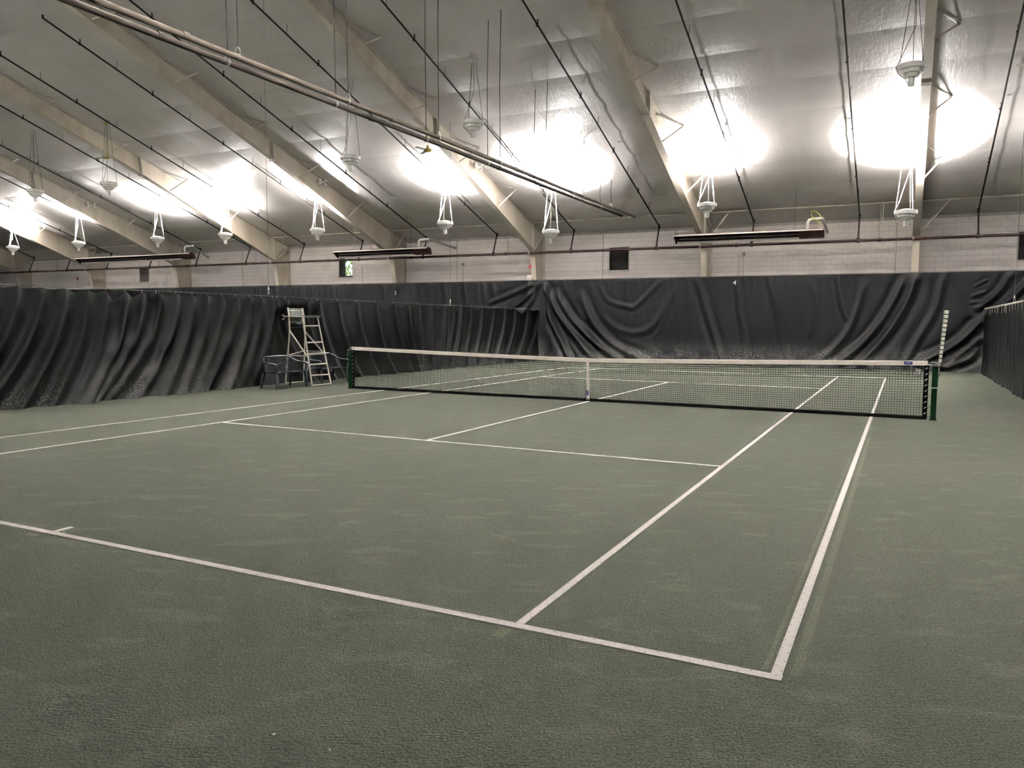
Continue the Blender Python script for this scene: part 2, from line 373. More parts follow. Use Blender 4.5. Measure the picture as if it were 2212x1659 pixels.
# ------------------------------------------------------------------ steel frames
BOT = [(16.75, 4.95), (8.55, 8.20), (0.0, 11.18)]
def botz(y):
    for (y0, z0), (y1, z1) in zip(BOT[:-1], BOT[1:]):
        if y1 <= y <= y0: return z0+(z1-z0)*(y0-y)/(y0-y1)
    return BOT[-1][1]
for k, X in enumerate(FRX):
    t = thing('steel_frame', 'tapered beige steel roof frame with column, %s from the right' % ORD[k], 'roof frame', (X, 17.6, 0), 'steel roof frames')
    top = lambda y: roofz(y)-0.045
    MB().prism_x([(17.60, 0), (17.86, 0), (17.86, 5.62), (16.75, 4.95)], X-0.006, X+0.006).prism_x([(16.75, 4.95), (17.86, 5.62), (17.86, top(17.86)), (16.75, top(16.75))], X-0.006, X+0.006).build('column_web', 'steel', t)
    MB().beam((X, 17.60, 0), (X, 16.75, 4.93), (1, 0, 0), 0.24, 0.02).build('column_flange', 'steel', t)
    MB().beam((X, 17.87, 0), (X, 17.87, 5.7), (1, 0, 0), 0.24, 0.02).build('outer_flange', 'steel', t)
    MB().prism_x([(16.75, 4.95), (16.75, top(16.75)), (8.56, top(8.56)), (8.56, 8.2)], X-0.006, X+0.006).build('rafter_web', 'steel', t)
    MB().prism_x([(8.54, 8.2), (8.54, top(8.54)), (0, top(0)), (0, 11.18)], X-0.006, X+0.006).build('rafter_web', 'steel', t)
    MB().beam((X, 16.80, 4.935), (X, 8.56, 8.195), (1, 0, 0), 0.24, 0.022).build('rafter_flange', 'steel', t)
    MB().beam((X, 8.54, 8.195), (X, 0, 11.175), (1, 0, 0), 0.24, 0.022).build('rafter_flange', 'steel', t)
    MB().beam((X, 17.86, top(17.86)), (X, 0, top(0)), (1, 0, 0), 0.24, 0.022).build('top_flange', 'steel', t)
    nrm = Vector((0, 1, -0.36)).normalized()
    MB().beam((X, 8.55+0.02, 8.10), (X, 8.55-0.06, top(8.49)+0.0), (1, 0, 0), 0.26, 0.045).build('splice_plate', 'dull_metal', t)
    st = MB().beam((X, 16.70, 4.98), (X, 16.70, top(16.7)), (1, 0, 0), 0.22, 0.016); st.build('knee_stiffener', 'steel', t)
    MB().beam((X, 16.76, 4.97), (X, 17.84, 5.66), (1, 0, 0), 0.22, 0.016).build('knee_stiffener', 'steel', t)
    for yt in (16.62, 13.68, 10.53, 7.48, 4.36, 1.30):
        dx = 0.68 if yt < 16 else 1.05
        ys = yt-0.5 if yt < 16 else 16.65; zs = botz(ys)+0.06 if yt < 16 else 5.0
        if ys < 0.3: continue
        b = MB().beam((X+0.10, ys, zs), (X+dx, yt, roofz(yt)-0.02), (0, 0, 1), 0.05, 0.035).build('flange_brace', 'steel', t)
        if yt < 16:
            MB().beam((X+0.02, yt-0.85, roofz(yt-0.85)-0.07), (X+dx, yt, roofz(yt)-0.04), (0, 0, 1), 0.02, 0.05).build('tip_bar', 'dull_metal', t)  # thin bar tracing a line from the brace tip to the frame top

# ------------------------------------------------------------------ sprinkler piping
PY, PZ = 16.62, 4.84
t = thing('sprinkler_main', 'dark red sprinkler main pipe running along the block wall', 'pipe', (-20, PY, PZ))
MB().tube([(12.5, PY, PZ), (-56, PY, PZ)], 0.055, 10).build('pipe', 'red_pipe', t, smooth='auto')
for x in [10.2-5.2*k for k in range(12)]: MB().tube([(x-0.05, PY, PZ), (x+0.05, PY, PZ)], 0.07, 10).build('coupling', 'red_pipe', t, smooth='auto')
for X in FRX: MB().tube([(X-0.13, PY, PZ), (X-0.07, PY, PZ)], 0.066, 10).beam((X-0.1, PY, PZ+0.06), (X-0.1, PY+0.12, PZ+0.12), (1, 0, 0), 0.05, 0.02).build('clamp', 'dull_metal', t)
SPX = [6.21+1.94-3.88*k for k in range(15)]
for X in SPX: MB().tube([(X, PY, PZ-0.075), (X, PY, PZ+0.11)], 0.055, 8).build('tee', 'red_pipe', t, smooth='auto')
for X in FRX[:7]:
    for dx in (-1.0, 2.95-7.76/2-0.0):
        MB().tube([(X+dx-0.2, PY, PZ+0.05), (X+dx-0.2, PY, roofz(PY)-0.02)], 0.012, 5).build('hanger_rod', 'dull_metal', t)
for k, X in enumerate(SPX):
    t = thing('sprinkler_branch', 'thin black sprinkler branch pipe up the ceiling slope, %s from the right' % ORD[k], 'pipe', (X, 16.9, 5.0), 'sprinkler branch pipes')
    off = 0.32
    pts = [(X, PY, PZ+0.06), (X, 16.92, 5.74), (X, 16.85, roofz(16.85)-off+0.01)]
    ye = 0.56
    MB().tube([(X, PY, PZ+0.10), (X, 16.97, 5.76)], 0.032, 8).build('riser', 'red_pipe', t, smooth='auto')
    MB().tube([(X, 16.97, 5.70), (X, 16.97, 5.86)], 0.045, 8).build('elbow', 'black_pipe', t, smooth='auto')
    MB().tube([(X, 16.97, roofz(16.97)-off), (X, ye, roofz(ye)-off)], 0.027, 8).build('branch', 'black_pipe', t, smooth='auto')
    MB().tube([(X, ye, roofz(ye)-off-0.02), (X, ye, roofz(ye)-off+0.10)], 0.03, 8).build('end_elbow', 'black_pipe', t, smooth='auto')
    for j, y in enumerate((15.2, 12.4, 9.2, 6.0, 2.9)):
        y += (0.25 if k % 2 else 0)
        MB().tube([(X, y, roofz(y)-off+0.02), (X+0.02, y, roofz(y)-0.02)], 0.009, 5).build('hanger_rod', 'wire_grey', t)
    for j, y in enumerate((13.8, 10.9, 7.7, 4.4, 1.6)):
        y += (0.2 if k % 2 else -0.1); z = roofz(y)-off
        MB().tube([(X, y, z), (X, y, z+0.09)], 0.022, 6).tube([(X, y, z+0.09), (X, y, z+0.13)], 0.012, 6).lathe([(0.0, 0.13), (0.04, 0.13), (0.04, 0.14), (0, 0.14)], (X, y, z), 8).tube([(X-0.03, y-0.03, z-0.01), (X-0.03, y+0.03, z-0.02)], 0.02, 6).build('sprinkler_head', 'black_pipe', t)

# eave conduit along the last purlin
tag(MB().tube([(12.5, 16.6, roofz(16.6)-0.05), (-56, 16.6, roofz(16.6)-0.05)], 0.035, 8).build('eave_conduit', 'steel', smooth='auto'), 'thin pale conduit along the ceiling just in front of the block wall', 'conduit')

# ------------------------------------------------------------------ twin suspended pipes
HY = [13.55, 10.6, 7.4, 4.2, 0.95, -2.55, -5.5]
for X, z, lab, mm, rad in ((-4.43, 6.17, 'pale grey suspended pipe, upper one of the hanging pair', 'pair_pipe', 0.052), (-4.99, 6.25, 'dark grey suspended pipe, lower one of the hanging pair', 'pair_pipe_dark', 0.055)):
    t = thing('suspended_pipe', lab, 'pipe', (X, 4, z), 'suspended pipe pair')
    MB().tube([(X, 16.5, z), (X, 9, z-0.02), (X, 2, z+0.01), (X, -6, z-0.01), (X, -13, z)], rad, 10).build('pipe', mm, t, smooth='auto')
    for y in (11.9, 5.2, -1.0, -6.6): MB().tube([(X, y-0.06, z), (X, y+0.06, z)], rad*1.22, 10).build('coupling', mm, t, smooth='auto')
    for y in HY:
        y += 0.3 if X < -4.6 else 0
        ring = [(X, y+0.0+0.015*math.cos(a), z+0.06+0.075*math.sin(a)+0.0) for a in np.linspace(0, 2*math.pi, 2)]
        rg = [(X+0.058*math.cos(a), y, z+0.055+0.105*math.sin(a)) for a in np.linspace(0, 2*math.pi, 13)]
        MB().tube(rg, 0.009, 5, caps=False).tube([(X, y-0.03, z), (X, y+0.03, z)], rad*1.15, 10).build('hanger_ring', 'galv', t)
        MB().tube([(X, y, z+0.155), (X-0.03, y, (z+roofz(y))/2+0.1), (X, y, roofz(y)-0.02)], 0.011, 6).build('hanger_rod', 'wire', t)

# ------------------------------------------------------------------ bowl uplights
FIX = [  # x, y, rim z, lit, label
 (5.85, 5.95, 7.88, 0, 'large unlit white bowl uplight high at the right beside the steel frame'),
 (-6.30, 5.95, 7.86, 0, 'unlit white bowl uplight hanging over the middle, above the twin pipes'),
 (-11.07, 5.95, 7.21, 0, 'unlit white bowl uplight hanging left of the twin pipes'),
 (-23.44, 5.95, 7.24, 0, 'unlit white bowl uplight high on the left beside a ceiling fan'),
 (-28.30, 5.95, 7.28, 0, 'unlit white bowl uplight nearest the left edge'),
 (5.85, 12, 5.20, 1, 'lit white bowl uplight in front of the rightmost steel column'),
 (-0.36, 12, 5.80, 1, 'lit white bowl uplight above the left end of the right heater'),
 (-6.30, 12, 5.15, 1, 'lit white bowl uplight hanging below the far end of the twin pipes'),
 (-11.03, 12, 5.72, 1, 'lit white bowl uplight just above the middle heater exhaust pipe'),
 (-17.72, 12, 5.74, 1, 'lit white bowl uplight hanging to the upper left of the middle heater'),
 (-23.38, 12, 5.80, 1, 'lit white bowl uplight to the right of the long left heater'),
 (-28.10, 12, 5.82, 1, 'lit white bowl uplight above the exhaust end of the long left heater'),
 (-34.31, 12, 5.84, 1, 'lit white bowl uplight above the left end of the long left heater'),
 (-40.19, 12, 5.82, 1, 'lit white bowl uplight closest to the left edge of the picture'),
 (11.0, 12, 5.80, 1, 'lit white bowl uplight just past the right edge, brightening the ceiling there'),
]
for k, x in enumerate((11.0, 5.85, -0.36, -6.30, -11.05, -17.7, -23.4, -28.2, -34.3, -40.2)):   # the row over the near half of the hall, behind the picture's top edge
    FIX.append((x, -5.95, 8.05 if k in (2, 3) else 7.25, 1, 'lit white bowl uplight over the near half of the hall, %s from the right' % ORD[k]))
fx = {}
def lathe_mesh(prof, name, m, n=32):
    b = MB().lathe(prof, n=n); me = bpy.data.meshes.new(name); me.from_pydata(b.v, [], b.f); me.polygons.foreach_set('use_smooth', [True]*len(me.polygons))
    me.set_sharp_from_angle(angle=math.radians(35)); me.materials.append(M[m]); me.update(); return me
fx['rim'] = lathe_mesh([(0.27, -0.055), (0.30, 0.055), (0.33, 0.06), (0.335, 0.02), (0.325, -0.055), (0.26, -0.06), (0.25, -0.06)], 'rim', 'fixture')
fx['bowl'] = lathe_mesh([(0.262, -0.055), (0.255, -0.12), (0.235, -0.15), (0.18, -0.152)], 'bowl', 'fixture')
fx['neck'] = lathe_mesh([(0.19, -0.148), (0.175, -0.19), (0.13, -0.235), (0.06, -0.245)], 'neck', 'fixture')
fx['ballast'] = lathe_mesh([(0.075, -0.235), (0.075, -0.38), (0.068, -0.435), (0.03, -0.445), (0.0, -0.445)], 'ballast', 'fixture')
fx['lens'] = lathe_mesh([(0.30, 0.045), (0.24, 0.075), (0.13, 0.10), (0.0, 0.108)], 'lens', 'lens')
fx['lens_off'] = lathe_mesh([(0.29, 0.02), (0.2, 0.0), (0.1, -0.01), (0.0, -0.012)], 'lens', 'lens_off')
for x, y, z, lit, lab in FIX:
    t = thing('bowl_uplight', lab, 'light', (x, y, z), 'bowl uplights')
    for nm in ('rim', 'bowl', 'neck', 'ballast'): copy_mesh(fx[nm], t, (x, y, z), nm)
    copy_mesh(fx['lens' if lit else 'lens_off'], t, (x, y, z), 'lens')
    br = MB()
    for j in range(4):
        a = math.pi/4+j*math.pi/2; c, s_ = math.cos(a), math.sin(a)
        br.beam((x+0.285*c, y+0.285*s_, z-0.05), (x+0.20*c, y+0.20*s_, z-0.19), (-s_, c, 0), 0.035, 0.012)
    br.build('bracket', 'white_metal', t)
    zr = roofz(y) if min(abs(x-X_) for X_ in FRX) > 0.25 else botz(abs(y))-0.02
    for j in range(3):
        a = 0.6+j*2*math.pi/3+(0.3 if lit else 0); p0 = (x+0.31*math.cos(a), y+0.31*math.sin(a), z+0.05); p1 = (x+0.07*math.cos(a), y+0.07*math.sin(a), zr-0.03)
        if lit: MB().beam(p0, p1, (-math.sin(a), math.cos(a), 0), 0.018, 0.008).build('strap', 'strap', t)
        else: MB().tube([p0, p1], 0.008, 5).build('cable', 'wire_grey', t)
    MB().tube([(x+0.02, y, zr-0.02), (x+0.05, y-0.03, (z+zr)/2), (x-0.22, y-0.02, z+0.3), (x-0.345, y-0.05, z+0.02), (x-0.28, y-0.06, z-0.14), (x-0.12, y-0.03, z-0.27), (x-0.05, y, z-0.42)], 0.009, 5).build('power_cord', 'wire_grey' if not lit else 'strap', t)  # cords of lit bowls take the pale colour that holds painted lamplight
    MB().box(x-0.12, x+0.12, y-0.06, y+0.06, zr-0.05-0.02, zr+0.0).build('mounting_plate', 'dull_metal', t)
    if lit:
        ld = bpy.data.lights.new('uplight_lamp', 'SPOT'); ld.energy = LAMP_W*(0.78 if y < 0 else 1); ld.color = LAMP_COL
        ld.spot_size = math.radians(92); ld.spot_blend = 1.0; ld.shadow_soft_size = 0.10
        lo = bpy.data.objects.new('uplight_lamp', ld); C.objects.link(lo); lo.parent = t; lo.location = (0, 0, 0.14); lo.rotation_euler = (math.pi+math.copysign(0.17, -y), 0, 0)
        ld3 = bpy.data.lights.new('uplight_halo', 'SPOT'); ld3.energy = 500.0*(0.5 if y < 0 else 1); ld3.color = LAMP_COL
        ld3.spot_size = math.radians(132); ld3.spot_blend = 1.0; ld3.shadow_soft_size = 0.2
        lo = bpy.data.objects.new('uplight_halo', ld3); C.objects.link(lo); lo.parent = t; lo.location = (0, 0, 0.15); lo.rotation_euler = (math.pi, 0, 0)
        ld2 = bpy.data.lights.new('uplight_spill', 'SPOT'); ld2.energy = SPILL_W*(0.5 if y < 0 else 1); ld2.color = LAMP_COL
        ld2.spot_size = math.radians(172); ld2.spot_blend = 0.5; ld2.shadow_soft_size = 0.25
        lo = bpy.data.objects.new('uplight_spill', ld2); C.objects.link(lo); lo.parent = t; lo.location = (0, 0, 0.16); lo.rotation_euler = (math.pi, 0, 0)

# ------------------------------------------------------------------ radiant heaters
def heater(x0, x1, z, label, xe, hose=False, Y=15.3, full=True):
    t = thing('radiant_heater', label, 'heater', ((x0+x1)/2, Y, z), 'radiant tube heaters')
    xb = x1-0.85
    # trough section in (y, z): tilted hood open towards the court and the floor
    out = [(Y-0.17, z+0.10), (Y-0.10, z+0.15), (Y+0.10, z+0.13), (Y+0.20, z+0.02), (Y+0.24, z-0.17)]
    hood = MB()
    for (a, b) in zip(out[:-1], out[1:]):
        hood.quad((x0, *a), (x1, *a), (x1, *b), (x0, *b))
        n = Vector((0, -(b[1]-a[1]), (b[0]-a[0]))).normalized()*0.012
        hood.quad((x0, a[0]+n.y, a[1]+n.z), (x0, b[0]+n.y, b[1]+n.z), (x1, b[0]+n.y, b[1]+n.z), (x1, a[0]+n.y, a[1]+n.z))
    hood.build('hood', 'heater_dark', t)
    MB().beam((x0, Y-0.175, z+0.112), (x1, Y-0.175, z+0.112), (0, 0, 1), 0.055, 0.02).build('front_lip', 'heater_white', t)
    MB().beam((x0+0.05, Y+0.205, z-0.135), (xb, Y+0.205, z-0.135), (0, 0.1, 1), 0.085, 0.012).build('reflector_edge', 'white_metal', t)
    MB().tube([(x0+0.2, Y+0.03, z-0.02), (x1-0.3, Y+0.03, z-0.02)], 0.05, 10).build('burner_tube', 'heater_tube', t, smooth='auto')
    MB().prism_x(out+[(Y+0.18, z-0.16)], x0-0.01, x0).build('end_cap', 'heater_dark', t)
    MB().prism_x([(Y-0.16, z+0.09), (Y+0.16, z+0.11), (Y+0.25, z-0.16), (Y+0.02, z-0.15)], xb, x1+0.02).build('burner_box', 'heater_box', t)
    for x in np.linspace(x0+0.9, xb-0.4, 4): MB().tube([(x, Y-0.16, z+0.09), (x+0.05, Y+0.23, z-0.16)], 0.008, 5).build('reflector_clip', 'black_vent', t)
    for x in (x0+1.2, x1-1.0): MB().tube([(x, Y, z+0.13), (x, Y, roofz(Y)-0.02)], 0.006, 5).build('hanger_wire', 'wire_grey', t)
    ze = xe[1]
    MB().tube([(x1-0.55, Y, z+0.12), (x1-0.55, Y, z+0.42), (x1-0.5, Y, z+0.5), (x1-0.4, Y+0.05, z+0.52), (x1-0.05, Y+0.1, z+0.54)], 0.055, 10).build('flue_elbow', 'white_metal', t, smooth='auto')
    ep = MB().tube([(x1-0.06, Y+0.1, z+0.54), (xe[0], 17.2, ze), ], 0.055, 10).build('exhaust_pipe', 'galv', t, smooth='auto')
    MB().tube([(xe[0]-0.0, 17.12, ze+0.012), (xe[0], 17.22, ze)], 0.07, 10).build('exhaust_cap', 'dull_metal', ep)
    if hose:
        MB().tube([(x1-0.18, Y-0.02, z+0.22), (x1-0.14, Y-0.02, z+0.38), (x1-0.32, Y, z+0.52), (x1-0.45, Y, z+0.66), (x1-0.42, Y, z+0.82), (x1-0.30, Y, z+0.80), (x1-0.16, Y, z+0.68), (x1-0.10, Y, z+0.56)], 0.013, 6).build('gas_hose', 'yellow', t, smooth=True)
    return t
heater(-2.36, 3.16, 5.04, 'long dark radiant heater hanging at the right with a yellow hose', (3.13, 5.28), True)
heater(-19.45, -13.95, 5.00, 'dark radiant heater hanging in front of the wall beside the small bright window', (-13.62, 5.26))
heater(-39.3, -29.45, 5.27, 'very long dark radiant heater hanging on the far left', (-30.3, 5.34))

# ------------------------------------------------------------------ wall openings: louvres and a window
for k, (V, opened) in enumerate(zip(VENTS, (0, 0, 1, 0))):
    a, b, z0, z1 = V
    nm = 'window_%d' % (k+1)
    labs = ['dark louvred wall vent cut by the right edge', 'dark louvred wall vent right of the middle column', 'small open louvred window with bright green leaves outside', 'small brown louvred wall vent under the long left heater']
    t = bpy.data.objects.new(nm, None); C.objects.link(t); t.location = (a, YB, z0); ORG[t.name] = Vector((a, YB, z0)); t['kind'] = 'structure'; t['label'] = labs[k]
    fr = 'white_metal'
    for q in ((a-0.05, a, z0-0.05, z1+0.05), (b, b+0.05, z0-0.05, z1+0.05)): MB().box(q[0], q[1], YB-0.02, YB+0.05, q[2], q[3]).build('frame_side', fr, t)
    for q in ((z0-0.05, z0), (z1, z1+0.05)): MB().box(a, b, YB-0.02, YB+0.05, q[0], q[1]).build('frame_rail', fr, t)
    dk = 'vent_brown' if k == 3 else 'black_vent'
    if opened:
        MB().box(a, a+0.19, YB+0.02, YB+0.28, z0, z1).build('dark_jamb', 'black_vent', t)
        MB().box(a, b, YB+0.02, YB+0.2, z0, z0+0.07).build('dark_sill', 'black_vent', t)
        for j in range(8): MB().beam((a+0.19, YB+0.1, z0+0.12+j*0.115), (b, YB+0.1, z0+0.12+j*0.115), (0, 1, 0), 0.06, 0.008).build('slat', 'galv', t)
    else:
        for j in range(10):
            z = z0+(j+0.5)*(z1-z0)/10; MB().beam((a, YB+0.06, z), (b, YB+0.06, z), (0, 0.45, 1), 0.125, 0.008).build('slat', dk, t)
        MB().box(a, b, YB+0.16, YB+0.2, z0, z1).build('backing', dk, t)
    MB().box(a-0.06, b+0.06, YB-0.05, YB, z0-0.08, z0-0.05).build('sill', fr, t)
# greenery outside the open window
t = thing('tree', 'bright green leafy tree seen through the small open window', 'tree', (-24.0, 21.5, 0))
MB().tube([(-24, 21.5, -0.0), (-24, 21.5, 3.6)], 0.15, 8, rads=[0.2, 0.12]).build('trunk', 'vent_brown', t)
lv = MB(); lr = random.Random(3)
for i in range(1500):
    p = Vector((lr.gauss(0, 1.5), lr.gauss(0, 0.5), lr.gauss(0, 1.3)))+Vector((-24.3, 21.5, 5.0)); a = Vector((lr.uniform(-1, 1), lr.uniform(-1, 1), lr.uniform(-1, 1))).normalized(); b = a.cross(Vector((lr.uniform(-1, 1), lr.uniform(-1, 1), lr.uniform(-1, 1)))).normalized()
    lv.quad(p-a*0.12, p+b*0.06, p+a*0.12, p-b*0.06)
lv.build('foliage', 'leaf', t, kind='stuff')
o = MB().quad((-60, 18.2, -0.02), (26, 18.2, -0.02), (26, 60, -0.02), (-60, 60, -0.02)).build('ground', 'ground', kind='structure'); o['label'] = 'grass outside behind the block wall'

# small wall items
def wallbox(name, x, y, z, sx, sy, sz, m, label, cat, conduit=None, cm='dull_metal'):
    t = thing(name, label, cat, (x, y, z))
    MB().box(x-sx/2, x+sx/2, y-sy, y, z-sz/2, z+sz/2).build('case', m, t)
    MB().box(x-sx*0.3, x+sx*0.3, y-sy-0.012, y-sy, z-sz*0.3, z+sz*0.3).build('cover', m, t)
    if conduit: MB().tube([(x, y-0.02, conduit[0]), (x, y-0.02, conduit[1])], 0.012, 6).build('conduit', cm, t)
wallbox('fire_alarm', -9.45, 16.865, 4.24, 0.12, 0.06, 0.14, 'red_box', 'small red fire alarm box on the middle steel column', 'alarm')
wallbox('junction_box', -9.50, 16.94, 3.80, 0.24, 0.06, 0.14, 'cream', 'cream junction box on the middle column below the red alarm', 'box')
wallbox('junction_box', -0.13, YB, 4.60, 0.13, 0.07, 0.17, 'galv', 'small grey junction box on the wall below the right heater', 'box', (3.3, 4.5))
wallbox('junction_box', -13.6, YB, 4.52, 0.12, 0.07, 0.15, 'galv', 'small grey junction box on the wall right of the third column', 'box', (3.3, 4.45))
wallbox('fire_alarm', -43.1, YB, 4.40, 0.16, 0.06, 0.18, 'red_box', 'dark red alarm box on the far left wall', 'alarm', (3.3, 4.3))
for x, zt, lab in ((-0.32, 4.55, 'thin vertical conduit on the wall left of the small grey box below the right heater'), (-6.32, 5.78, 'thin vertical conduit on the wall left of the dark vent in the middle'), (-13.95, 5.75, 'thin vertical conduit on the wall left of the grey box by the third column'), (-19.75, 4.6, 'thin vertical conduit on the wall right of the small bright window'), (-28.3, 5.7, 'thin vertical conduit on the wall below the long left heater exhaust'), (-45.2, 5.7, 'pale vertical conduit on the wall at the far left'), (5.55, 5.6, 'thin vertical conduit beside the rightmost column')):
    tag(MB().tube([(x, YB-0.03, 3.2), (x, YB-0.03, zt)], 0.016, 6).build('wall_conduit', 'dull_metal'), lab, 'conduit')

# twin spot emergency lamps on the frames
for X, Y, Z, lab in ((-32.45, 11.44, 7.68, 'tiny twin-lamp emergency light on the left steel frame'), (-16.95, 11.37, 7.71, 'tiny twin-lamp emergency light on the fourth steel frame from the right'), (-9.17, 11.29, 7.71, 'tiny twin-lamp emergency light on the steel frame under the twin pipes')):
    t = thing('emergency_light', lab, 'light', (X, Y, Z), 'emergency lights')
    MB().box(X-0.03, X+0.06, Y-0.22, Y+0.22, Z-0.04, Z+0.04).build('bar', 'steel', t)
    for dy in (-0.18, 0.18):
        for dz in (-0.09, 0.08): MB().lathe([(0, 0.05), (0.035, 0.05), (0.06, 0.0), (0.06, -0.03), (0, -0.03)], (X+0.09, Y+dy, Z+dz), 12).build('lamp_head', 'paper', t)

# ceiling fans
for X, Y, zb, ang, attach, lab in ((-9.36, 8.10, 7.76, 0.4, 8.31, 'ceiling fan with brass fittings partly hidden behind the twin pipes'), (-23.6, 6.0, 8.35, 1.2, None, 'ceiling fan with brass fittings above an unlit uplight at the left'), (8.75, 8.3, 8.42, 0.25, None, 'white ceiling fan behind the sprinkler pipe at the top right')):
    zt = attach or roofz(Y)-0.02
    t = thing('ceiling_fan', lab, 'fan', (X, Y, zb), 'ceiling fans')
    MB().lathe([(0, 0), (0.07, 0), (0.085, -0.02), (0.06, -0.12), (0.03, -0.13)], (X, Y, zt), 16).build('canopy', 'brass', t)
    MB().tube([(X, Y, zt-0.1), (X, Y, zb+0.1)], 0.014, 8).build('down_rod', 'dull_metal', t)
    MB().lathe([(0.0, 0.14), (0.05, 0.13), (0.06, 0.04), (0.13, 0.02), (0.15, -0.05), (0.1, -0.09), (0, -0.10)], (X, Y, zb), 18).build('motor', 'brass', t, smooth='auto')
    for j in range(3):
        a = ang+j*2*math.pi/3; c, s_ = math.cos(a), math.sin(a)
        MB().beam((X+0.13*c, Y+0.13*s_, zb-0.03), (X+0.66*c, Y+0.66*s_, zb-0.03), (-s_, c, 0.2), 0.13, 0.012).build('blade', 'fan', t)

# ------------------------------------------------------------------ curtains
def grid_mesh(P, name, m, parent=None, origin=None):
    nu, nv = P.shape[:2]; b = MB(); b.v = P.reshape(-1, 3).tolist()
    idx = np.arange(nu*nv).reshape(nu, nv)
    b.f = np.stack([idx[:-1, :-1], idx[1:, :-1], idx[1:, 1:], idx[:-1, 1:]], -1).reshape(-1, 4).tolist()
    return b.build(name, m, parent, smooth=True, origin=origin)
def cat(pts, n=240):
    p = np.array(pts, float); p = np.vstack([2*p[0]-p[1], p, 2*p[-1]-p[-2]]); out = []
    segs = len(p)-3
    for i in range(segs):
        for t_ in np.linspace(0, 1, n//segs+1, endpoint=(i == segs-1)):
            a, b, c, d = p[i:i+4]; out.append(0.5*((2*b)+(c-a)*t_+(2*a-5*b+4*c-d)*t_**2+(3*b-a-3*c+d)*t_**3))
    return np.array(out)
def smooth_noise(s, z, seed, fs=1.0, fz=1.0):
    r = np.random.RandomState(seed); o_ = np.zeros_like(s)
    for k in range(7):
        a, b, ph = r.uniform(0.6, 3.2)*fs, r.uniform(-1.5, 1.5)*fz, r.uniform(0, 6.28); o_ += np.sin(a*s+b*z+ph)/7*1.6
    return o_
FOLDS = [([[-8.70, 3.46], [-8.03, 2.14], [-6.9, 0.83], [-6.19, 0.1]], .12, .15), ([[-8.72, 3.41], [-8.39, 1.95], [-7.76, 0.73], [-7.34, 0.05]], .12, .12), ([[-8.14, 3.03], [-7.37, 1.86], [-6.21, 0.85], [-5.03, 0.1]], .11, .15), ([[-6.88, 2.92], [-6.37, 1.81], [-5.43, 0.77], [-3.86, 0.1]], .08, .16), ([[-6.05, 3.37], [-5.65, 2.68], [-4.74, 2.41], [-4.37, 2.45], [-3.33, 3.46]], .018, .10), ([[-5.93, 2.04], [-5.25, 1.46], [-4.35, 1.28], [-3.52, 1.69], [-2.79, 3.1]], .020, .13), ([[-2.79, 3.06], [-3.03, 2.05], [-3.51, 1.16]], .018, .08), ([[-1.75, 3.5], [-1.46, 2.48], [-1.09, 1.36], [-0.68, 0.1]], .05, .12), ([[-0.1, 3.3], [-0.02, 2.18], [0.17, 1.38], [0.4, 0.1]], .035, .10), ([[6.26, 3.54], [5.96, 2.5], [5.31, 1.26], [4.48, 0.2]], .10, .15), ([[5.92, 3.47], [5.45, 2.31], [4.78, 1.25], [3.67, 0.1]], .10, .14), ([[3.6, 3.51], [3.78, 2.44], [3.95, 1.92]], .04, .08), ([[4.55, 3.3], [4.3, 2.2], [3.9, 1.2], [3.0, 0.2]], .05, .12), ([[7.14, 3.48], [6.93, 2.23], [6.37, 1.08], [6.05, 0.3]], .06, .12), ([[8.39, 1.86], [7.87, 1.18], [7.23, 0.71], [6.5, 0.3]], .13, .16), ([[8.42, 1.3], [7.99, 0.8], [7.35, 0.33], [6.9, 0.15]], .12, .14), ([[8.4, 0.90], [8.07, 0.5], [7.29, 0.1]], .11, .12), ([[1.1, 3.5], [1.33, 2.45], [1.56, 1.41], [1.9, 0.2]], .035, .10), ([[2.66, 3.37], [2.77, 2.52], [2.66, 1.22]], .035, .10), ([[9.2, 3.5], [8.9, 2.9], [8.3, 2.3]], .07, .10), ([[9.9, 3.5], [9.4, 2.8], [8.8, 2.2]], .07, .10), ([[8.5, 3.3], [8.15, 3.1]], .04, .05), ([[8.5, 2.9], [8.1, 2.75]], .04, .05), ([[8.5, 2.55], [8.05, 2.5]], .04, .05)]
CY = 16.78
